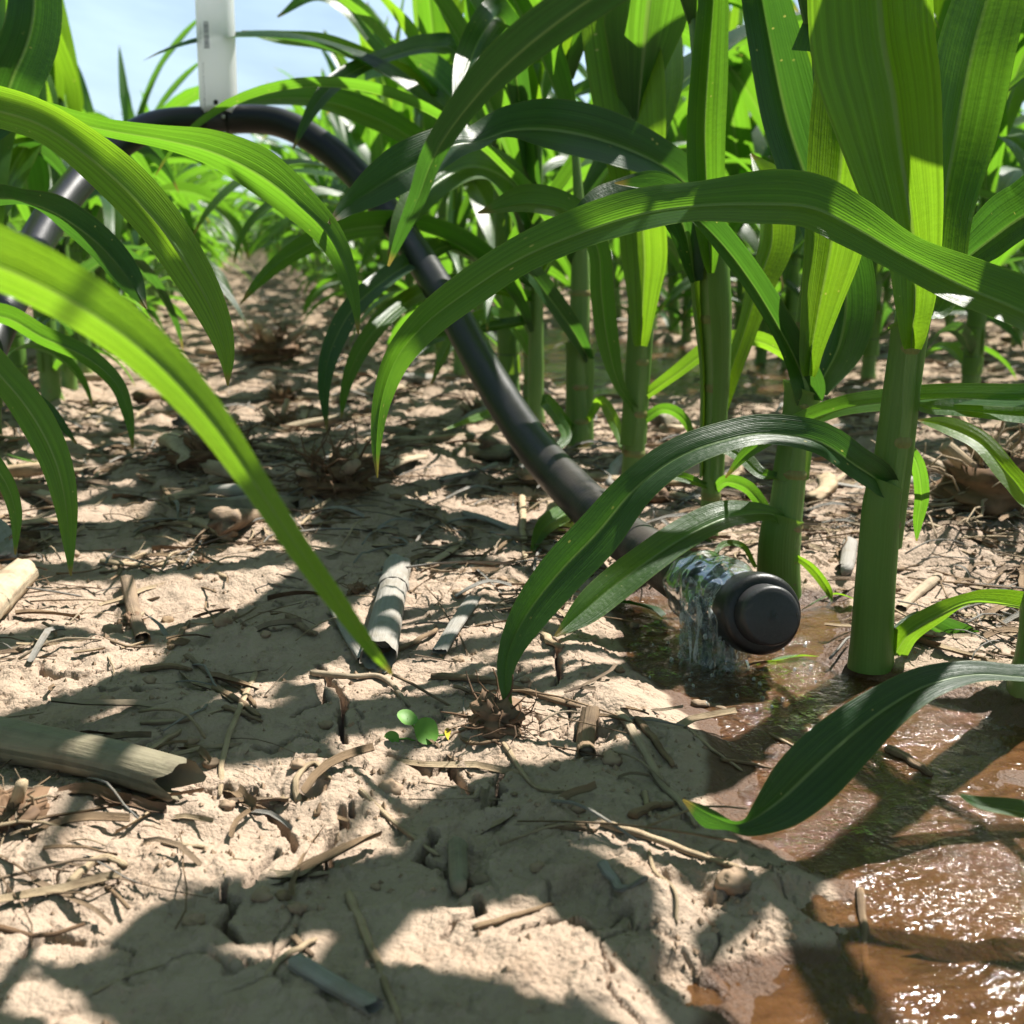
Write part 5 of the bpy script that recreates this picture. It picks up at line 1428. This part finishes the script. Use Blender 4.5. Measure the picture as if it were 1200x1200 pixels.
T_ = [([(408, 1050), (425, 1090), (440, 1130), (470, 1205)], 14, 'tan stick curving down to the bottom edge', STRAW),
      ([(308, 1146), (335, 1125), (372, 1103)], 11, 'short tan stick with a dark end at lower left', STRAW),
      ([(345, 1100), (355, 1112), (368, 1122)], 9, 'small dark twig touching the short tan stick', BARK),
      ([(725, 842), (745, 880), (775, 920), (800, 950), (815, 972)], 13, 'long curved tan stick at the edge of the mud', STRAW),
      ([(745, 845), (765, 870), (788, 905)], 12, 'brown stick lying beside the long curved tan stick', BARK),
      ([(705, 967), (760, 990), (815, 1005), (868, 1024)], 13, 'straight pale stick pointing right into the mud', STRAW),
      ([(640, 968), (670, 972), (700, 975)], 10, 'crooked brown twig joining the straight pale stick', BARK),
      ([(758, 975), (765, 1020), (790, 1055), (793, 1100)], 6, 'thin pale root winding downward below the stick', STRAW),
      ([(705, 1015), (728, 1045), (757, 1070)], 15, 'grey green leaf scrap in the shade at lower centre', GREYSTALK),
      ([(300, 788), (278, 840), (262, 890), (258, 935)], 9, 'long thin curved stick with forked foot at left centre', STRAW),
      ([(165, 850), (215, 838), (262, 832)], 8, 'thin stick lying left of the forked stick', STRAW),
      ([(152, 902), (180, 882), (212, 862)], 13, 'pale peeled stick in a patch of sun at left', STRAW),
      ([(165, 786), (200, 783), (225, 790)], 11, 'brown curved root piece above the stick pile', BARK),
      ([(218, 770), (245, 790), (280, 808)], 8, 'brown stick crossing the upper side of the stick pile', BARK),
      ([(250, 808), (272, 822), (305, 840)], 11, 'brown stick in the middle of the stick pile', BARK),
      ([(262, 830), (285, 838), (308, 848)], 9, 'lowest brown stick of the pile left of the crack', BARK),
      ([(270, 800), (290, 815), (300, 830)], 7, 'short brown stick on the right of the pile', BARK),
      ([(350, 945), (348, 928), (368, 915), (388, 912)], 9, 'hooked tan root on the sunlit hump', STRAW),
      ([(366, 930), (372, 955), (385, 975)], 9, 'dark stub below the hooked tan root', BARK),
      ([(422, 930), (450, 955), (480, 980), (515, 1000)], 8, 'thin pale straw running down right across the sunlit soil', STRAW),
      ([(1008, 1045), (1012, 1090), (1016, 1150)], 12, 'reddish stick half sunk in the muddy water', BARK),
      ([(812, 828), (835, 830), (862, 842)], 13, 'wet brown stick at the upper edge of the mud', BARK),
      ([(860, 842), (895, 858), (930, 876)], 6, 'thin wet straw on the mud', STRAW),
      ([(808, 860), (835, 880), (870, 905)], 6, 'thin wet twig crossing the mud edge', STRAW),
      ([(845, 892), (875, 896), (905, 902)], 7, 'dark wet twig on the mud left of the drooping blade', BARK),
      ([(1040, 880), (1060, 890), (1092, 912)], 14, 'soaked brown leaf piece lying in the water', BARK),
      ([(965, 925), (985, 932), (1000, 942)], 8, 'dark wet twig just right of the drooping blade', BARK),
      ([(118, 668), (170, 665), (230, 662), (268, 690)], 9, 'long curved tan twig across the dry soil at left', STRAW),
      ([(200, 765), (210, 748), (222, 730)], 9, 'dark crooked twig sticking up from the sunny soil', BARK),
      ([(338, 725), (355, 738), (370, 748)], 12, 'brown root end near the grey shards', BARK),
      ([(612, 585), (613, 625), (616, 662)], 10, 'pale upright straw left of the hose', STRAW),
      ([(365, 790), (410, 796), (450, 800), (480, 830)], 10, 'brown stick lying below the grey split stalk', STRAW),
      ([(505, 795), (560, 800), (610, 812), (680, 836)], 12, 'long brown root running right behind the hanging leaf tip', BARK),
      ([(440, 768), (480, 758), (512, 740)], 10, 'brown root beside the foot of the grey split stalk', BARK),
      ([(520, 885), (550, 878), (585, 868)], 8, 'brown twig joining the small root knob', BARK),
      ([(165, 570), (190, 580), (212, 605)], 8, 'leaning brown twig before the dark root mass', BARK),
      ([(380, 615), (400, 600), (420, 590)], 8, 'curved root on the stubble beside the path', ROOTS),
      ([(130, 672), (150, 660), (172, 650)], 7, 'light twig beside the long curved twig', STRAW),
      ([(82, 1040), (120, 1028), (150, 1018)], 13, 'broad tan leaf sheath scrap in the lower left sun patch', STRAW),
      ([(190, 990), (215, 992), (240, 994)], 8, 'small straw left of centre in the shade', STRAW),
      ([(110, 1165), (150, 1145), (200, 1125)], 5, 'thin straw in the lower left shade', STRAW),
      ([(555, 1090), (600, 1078), (650, 1060)], 10, 'dark stick in the shade right of the green stub', BARK),
      ([(630, 740), (645, 752), (658, 775)], 12, 'splintered pale stalk piece under the arching blades', STRAW),
      ([(590, 925), (625, 922), (665, 932)], 7, 'straw lying in the sun above the pale stick', STRAW),
      ([(740, 960), (765, 950), (790, 945)], 14, 'broad brown stalk piece under the stick tip', BARK),
      ([(755, 930), (758, 948), (762, 960)], 8, 'short pale peg standing beside the curved stick', STRAW),
      ([(970, 570), (1000, 560), (1030, 556)], 7, 'straw behind the second stalk', STRAW),
      ([(1085, 640), (1130, 655), (1190, 662)], 7, 'long straw below the right root mass', STRAW)]
for i, (p, w, l, m) in enumerate(T_): twig(p, w, l, m, seed=i, name='stick' if w >= 9 else 'twig', cat='stick' if w >= 9 else 'twig')

root_clump(580, 884, .030, 'small rust brown root knob on the sand below the hanging leaf tip', 60, 1, .8, .9, stems=0)
root_clump(245, 562, .085, 'dark root clump on the left of the path behind the blurred leaf', 90, 2, .6, .55)
root_clump(395, 600, .075, 'spiky root stubble right of the blurred leaf', 130, 3, .95, .5)
root_clump(322, 438, .12, 'dark root crown in the middle of the path further away', 80, 4, .8, .5)
root_clump(1165, 640, .105, 'large brown root mass with radiating straws at the right edge', 150, 5, .7, .7, STRAW, 5)
root_clump(20, 1000, .032, 'pale rootlets at the left edge below the thick stalk', 26, 6, .9, .6, STRAW, 1)
root_clump(420, 720, .016, 'small root tuft beside the grey shards', 20, 7, .9, .8, BARK, 0)
root_clump(238, 675, .018, 'root tuft above the long curved twig', 24, 8, .9, .8, BARK, 1)
root_clump(155, 738, .018, 'splintered root tuft in the dry soil at left', 26, 9, .9, .9, BARK, 1)
root_clump(328, 505, .05, 'rounded dark root lump in the path beyond the straw', 40, 10, .4, .6)
root_clump(330, 478, .045, 'small upright root clump on the far side of the straw bed', 40, 11, .9, .9)
root_clump(25, 665, .03, 'rootlets fanning from the pale stub at the left edge', 24, 12, .9, .9, STRAW, 0)
root_clump(560, 500, .05, 'root stubble under the corn beside the hose', 50, 13, .8, .6)
root_clump(800, 560, .04, 'root tuft between the stalks behind the hose', 50, 14, .8, .6)

def clod(px, py, rm, label, seed, mat=CLOD, group=None, world=None):
    q = gp(px, py) if world is None else np.array(world); z = hz(q[0], q[1])
    nn, mm = 12, 16
    th = np.linspace(.02, math.pi - .02, nn); ph = np.arange(mm) / mm * 6.283
    D = np.stack([np.sin(th)[:, None] * np.cos(ph), np.sin(th)[:, None] * np.sin(ph), np.cos(th)[:, None] * np.ones(mm)], -1)
    rad = rm * (1 + .35 * pnoise(D[..., 0] * 1.7 + seed * 3, D[..., 1] * 1.7 + D[..., 2] * 1.3, seed) + .18 * pnoise(D[..., 0] * 5, D[..., 1] * 5 + D[..., 2] * 4, seed + 1))
    g = Geo(); g.add((D * rad[..., None] * [1, .9, .62]).reshape(-1, 3), grid_faces(nn, mm, True))
    o = obj('soil_clod', g.mesh('soil_clod', mat), None, (q[0], q[1], z + rm * .2)); tag(o, label, 'clod', group); return o
clod(772, 606, .013, 'rusty brown clod beside the hose among the stalks', 1, ROOTS)
clod(265, 768, .007, 'pale soil clod casting a shadow in the sunny strip at left', 2)
clod(210, 778, .008, 'crumbly brown clod left of the pale one', 3, BARK)
clod(135, 752, .008, 'small clod at left beside the stub', 4)
clod(858, 1066, .008, 'small clod on the sunny sand near the mud', 5)
CLV = []
GCL = 'small soil crumbs scattered over the crusted soil'
for k in range(10):
    o = clod(0, 0, .004, 'small crumb of dry soil lying on the crust', 20 + k, [CLOD, CLOD, BARK][k % 3], GCL, (rr(-.1, .5), rr(.4, .8), 0)); CLV.append(o)
for k in range(150):
    y = .42 + 1.5 * rng.random() ** 1.3; x = y * .24 + rr(-.45, .5) * (y + .1)
    if float(water_sd(np.array([x]), np.array([y]))[0]) < .01: continue
    o = CLV[k % 10].copy(); COL.objects.link(o); o.location = (x, y, hz(x, y) + .0008); s = rr(.3, 1.3) * (1 + .5 * y); o.scale = (s, s, s); o.rotation_euler = (0, 0, rr(0, 6.28))

GSP = 'broken stalk pieces strewn over the middle and far part of the path'
SPV = []
rs = np.random.default_rng(77)
for k in range(9):
    L = rs.uniform(.05, .13); r_ = rs.uniform(.005, .010); nn, mm = 9, 12
    s_ = np.linspace(0, 1, nn); th = np.arange(mm) / mm * 6.283
    P = np.stack([(s_ - .5) * L, .1 * L * np.sin(s_ * 3 + k), 0 * s_ + r_ * .5], 1)
    g = Geo(); add_tube(g, P, r_ * (1 + .12 * np.sin(s_ * 7 + k)), mm, [.75, .5, .9][k % 3], True, rs.random(), rfun=lambda a, b, k=k: 1 + .16 * np.sin(b * 3 + k + a * 2) + .1 * np.sin(b * 7 + k * 2))
    V = np.concatenate(g.V); V[:mm, 0] -= rs.uniform(0, r_ * 1.6, mm); V[(nn - 1) * mm:nn * mm, 0] += rs.uniform(0, r_ * 1.8, mm); g.V = [V]
    SPV.append(g.mesh('stalk_piece', [STRAW, GREYSTALK, STRAW, PITH, STRAW, OLIVESTALK, GREYSTALK, STRAW, BARK][k]))
for k in range(150):
    y = .98 + 4.2 * rs.random() ** 1.5; x = y * .24 + rs.uniform(-.55, .6) * (y + .05)
    if float(water_sd(np.array([x]), np.array([y]))[0]) < .02: continue
    o = obj('stalk_piece', SPV[k % 9], None, (x, y, hz(x, y) + .001)); s_ = rs.uniform(.6, 1.25); o.scale = (s_,) * 3
    o.rotation_euler = (rs.normal(0, .1), rs.normal(0, .14), rs.normal(0, .7) if rs.random() < .6 else rs.uniform(0, 6.28))
    tag(o, ['tan', 'grey', 'tan', 'pale', 'tan', 'olive', 'grey', 'tan', 'dark brown'][k % 9] + ' broken stalk piece lying among the litter of the path', 'dead stalk', GSP + ', ' + ['tan', 'grey', 'tan', 'pale', 'tan', 'olive', 'grey', 'tan', 'dark brown'][k % 9])

# seedling weed and fallen green leaves
sd_ = thing('weed_seedling', 'tiny round leaved green seedling with two yellow leaves on the shaded soil', 'seedling', tuple(on_ground([(495, 868)])[0]))
def round_leaf(px, py, r, h, mat, tilt, az, label=None):
    q = gp(px, py, 0); b = np.array(sd_.location)
    c = at(px, py, proj(b)[2][0] - .004) - b
    m, k = 18, 4; V = [c]
    for j in range(1, k + 1):
        for i in range(m):
            a = i / m * 6.283; rr_ = r * j / k * (1 - .12 * math.cos(a) ** 8)
            v = np.array([math.cos(a) * rr_, math.sin(a) * rr_, .18 * r * (j / k) ** 2])
            v = np.array([v[0], v[1] * math.cos(tilt) - v[2] * math.sin(tilt), v[1] * math.sin(tilt) + v[2] * math.cos(tilt)])
            v = np.array([v[0] * math.cos(az) - v[1] * math.sin(az), v[0] * math.sin(az) + v[1] * math.cos(az), v[2]])
            V.append(c + v)
    F3 = [(0, 1 + i, 1 + (i + 1) % m) for i in range(m)]; F4 = [(1 + j * m + i, 1 + (j + 1) * m + i, 1 + (j + 1) * m + (i + 1) % m, 1 + j * m + (i + 1) % m) for j in range(k - 1) for i in range(m)]
    g = Geo(); g.add(np.array(V), np.array(F3)); g.F[4].append(np.array(F4))
    o = obj('seed_leaf', g.mesh('seed_leaf', mat), sd_)
    if label: o['label'] = label
    g = Geo(); add_tube(g, np.array([[0, 0, -.002], c * .5 + [0, 0, .001], c]), [.0007, .0006, .0005], 5); obj('stem', g.mesh('stem', COTY), sd_)
round_leaf(499, 857, .0078, .01, COTY, R(55), .2, 'larger green seed leaf')
round_leaf(477, 842, .0062, .01, COTY, R(25), .5)
round_leaf(459, 867, .0050, .01, COTY, R(55), -.3)
round_leaf(525, 861, .0038, .01, COTY_Y, R(60), .9, 'small yellow seed leaf')

def fallen(pts, label, mat=LEAF, seed=0, group=None):
    P = on_ground([(p[0], p[1]) for p in pts]); d = proj(P)[2]
    c = P.mean(0); Z = np.array([p[2] for p in pts])
    q = catmull(np.concatenate([P + np.stack([0 * Z, 0 * Z, Z], 1), (np.array([p[3] for p in pts]) * d / FPX)[:, None]], 1), 26)
    T = unit(np.gradient(q[:, :3], axis=0)); A = unit(np.cross(T, [0, 0, 1.])); A = unit(A + np.array([0, 0, .35]))
    V, F, U = leaf_geo(q[:, :3], A, q[:, 3], 11, R(12) * np.ones(26), .03, 9, seed)
    o = obj('fallen_leaf', new_mesh('fallen_leaf', V - c, F, U, mat, True, {'tint': np.full(len(V), .6)}), None, tuple(c)); tag(o, label, 'leaf', group)
fallen([(880, 782, .004, 4), (905, 784, .006, 14), (935, 778, .006, 14), (960, 774, .003, 2)], 'thin pale green leaf strip floating below the hose cap', LEAF_PALE, 1)
fallen([(715, 712, .004, 4), (738, 718, .008, 24), (765, 726, .008, 26), (785, 735, .003, 4)], 'dark green leaf piece lying in the shaded water left of the outlet', LEAF_SHADE_DARK, 2)
fallen([(940, 716, .006, 3), (975, 710, .010, 9), (1005, 712, .006, 8), (1020, 716, .003, 2)], 'narrow green leaf between the cap and the thickest stalk', LEAF_PALE, 3)
fallen([(10, 545, .004, 4), (40, 550, .008, 16), (75, 548, .004, 3)], 'dark green leaf lying on the straw at the left edge', LEAF_SHADE_DARK, 4)

# ------------------------------------------------------------------ scattered residue
def shred(rg, L, w, kind):
    """small dry piece: folded strip or bent cane, in its own space lying along x"""
    n = 6; s = np.linspace(0, 1, n)
    y = np.cumsum(np.cumsum(rg.normal(0, .055, n))) * L; z = (rg.uniform(-.08, .3)) * np.sin(s * 3.14) * L * .5
    P = np.stack([(s - .5) * L, y - y.mean(), z + w * .4], 1)
    g = Geo()
    if kind == 0:
        add_tube(g, P, w * .5 * (1 - .35 * s), 5, .7, True, rg.random())
    else:
        c = np.linspace(-1, 1, 4); tw = rg.uniform(-.8, .8) * s
        V = P[:, None] + np.stack([0 * c[None] * s[:, None], c[None] * w * np.cos(tw)[:, None] * (1 - .5 * s[:, None] ** 3), c[None] * w * np.sin(tw)[:, None] + w * .5 * c[None] ** 2], -1)
        V = V.reshape(-1, 3); m = len(V); F = grid_faces(n, 4)
        V2 = np.concatenate([V, V + [0, 0, -w * .18]]); U = np.stack([np.tile((c + 1) / 2, n), np.repeat(s * L, 4)], 1)
        g.add(V2, np.concatenate([F, F[:, ::-1] + m]), np.concatenate([U, U]), rg.random())
    return g
rg = np.random.default_rng(21)
SV = []
for k in range(24):
    kind = int(rg.random() < .4); L = rg.uniform(.02, .085); w = rg.uniform(.0010, .0036) if kind == 0 else rg.uniform(.0018, .0048)
    g = shred(rg, L, w, kind); SV.append((g, g.mesh('straw_fragment', [STRAW, BARK, STRAW, GREYSTALK, ROOTS, BARK][k % 6]), k % 6))
def density_ok(x, y, r):
    d = math.hypot(x, y)
    p = .12 if d < .75 else .12 + .88 * min(1, (d - .75) / .5)
    b = float(fbm(np.array([x * 5.]), np.array([y * 5.]), 91, 2)[0])
    p *= 1.35 if b > 0 else .45
    w = float(water_sd(np.array([x]), np.array([y]))[0])
    if w < .0: p *= .22
    return r.random() < p
nind = 0
for tries in range(5000):
    if nind >= 250: break
    y = .40 + 1.6 * rg.random() ** 1.2; x = y * .24 + rg.uniform(-.52, .55) * (y + .05)
    if not density_ok(x, y, rg): continue
    V_, me, mi = SV[int(rg.integers(24))]
    o = obj('straw_fragment', me, None, (x, y, hz(x, y) + .0004)); e = .015
    nx_, ny_ = (hz(x + e, y) - hz(x - e, y)) / (2 * e), (hz(x, y + e) - hz(x, y - e)) / (2 * e)
    a = rg.uniform(0, 6.28) if rg.random() < .6 else rg.normal(0, .4)
    rot = Vector((-nx_, -ny_, 1)).to_track_quat('Z', 'Y').to_euler(); o.rotation_euler = (rot.x, rot.y, a)
    s = rg.uniform(.5, 1.15); o.scale = (s, s, s)
    tag(o, ['tan shred of dry corn residue scattered on the soil', 'brown bit of dry stem scattered on the soil', 'tan shred of dry corn residue scattered on the soil', 'grey splinter of old stalk scattered on the soil', 'dark rootlet scattered on the soil', 'brown bit of dry stem scattered on the soil'][mi],
        'straw', ['tan straw shreds', 'brown stem bits', 'tan straw shreds', 'grey splinters', 'dark rootlets', 'brown stem bits'][mi]); nind += 1
# the uncountable rest, joined per material
GG = {0: Geo(), 1: Geo(), 2: Geo()}
N_ = 20000; pts = []
while len(pts) < N_:
    k = 4000
    y = .45 + 8.5 * rg.random(k) ** 2.0; x = y * .24 + rg.uniform(-.60, .66, k) * (y + .1)
    d = np.hypot(x, y); p = np.where(d < .75, .05, .12 + .88 * np.clip((d - .75) / .4, 0, 1))
    p = p * np.where(fbm(x * 5, y * 5, 91, 2) > -.05, 1.2, .30) * np.where(water_sd(x, y) < .01, .12, 1)
    keep = rg.random(k) < p
    pts += list(zip(x[keep], y[keep]))
pts = np.array(pts[:N_]); hh = height(pts[:, 0], pts[:, 1], False)
for (x, y), z in zip(pts, hh):
    V_, me, mi = SV[int(rg.integers(24))]; s = rg.uniform(.3, 1.0) * (1 + .08 * y); a = rg.uniform(0, 6.28) if rg.random() < .5 else rg.normal(0, .5); e = rg.normal(0, .12)
    V = np.concatenate(V_.V) * s; ca, sa = math.cos(a), math.sin(a); V = np.stack([V[:, 0], V[:, 1], V[:, 2] + V[:, 0] * e], 1)
    W = np.stack([V[:, 0] * ca - V[:, 1] * sa + x, V[:, 0] * sa + V[:, 1] * ca + y, V[:, 2] + z + rg.uniform(0, .004)], 1)
    G = GG[0 if mi in (0, 2) else 1 if mi in (1, 4, 5) else 2]; n0_ = G.n
    G.V.append(W); G.U.append(np.concatenate(V_.U)); G.T.append(np.full(len(W), rg.random())); G.n += len(W)
    for q in (3, 4):
        for F in V_.F[q]: G.F[q].append(F + n0_)
for k, m, l in ((0, STRAW, 'tan straw litter covering the path between the rows'), (1, BARK, 'brown stem and root litter covering the path between the rows'), (2, GREYSTALK, 'grey weathered litter strewn over the path')):
    o = obj('residue_litter', GG[k].mesh('residue_litter', m), None, kind='stuff', label=l, category='litter')
# grains and crumbs too small to count
g = Geo(); k = 15000
y = .33 + 1.5 * rg.random(k) ** 1.4; x = y * .24 + rg.uniform(-.55, .62, k) * (y + .1)
keep = (fbm(x * 9, y * 9, 95, 3) + rg.normal(0, .35, k) > .1) & (water_sd(x, y) > .004); x, y = x[keep], y[keep]; z = height(x, y)
O = np.array([[1, 0, 0], [0, 1, 0], [-1, 0, 0], [0, -1, 0], [0, 0, 1], [0, 0, -.6]]); OF = np.array([[0, 1, 4], [1, 2, 4], [2, 3, 4], [3, 0, 4], [1, 0, 5], [2, 1, 5], [3, 2, 5], [0, 3, 5]])
sz = (.0006 + .0016 * rg.random(len(x)) ** 3)[:, None, None]
Vv = O[None] * sz * rg.uniform(.5, 1.5, (len(x), 6, 1)) + np.stack([x, y, z + .0002], 1)[:, None]
g.V.append(Vv.reshape(-1, 3)); g.F[3].append((OF[None] + (np.arange(len(x)) * 6)[:, None, None]).reshape(-1, 3)); g.U.append(np.zeros((len(x) * 6, 2))); g.T.append(np.repeat(rg.random(len(x)), 6)); g.n = len(x) * 6
obj('soil_grains', g.mesh('soil_grains', CLOD, False), None, kind='stuff', label='loose grains and fine crumbs of soil on the crust', category='soil grains')
print('straws', nind)
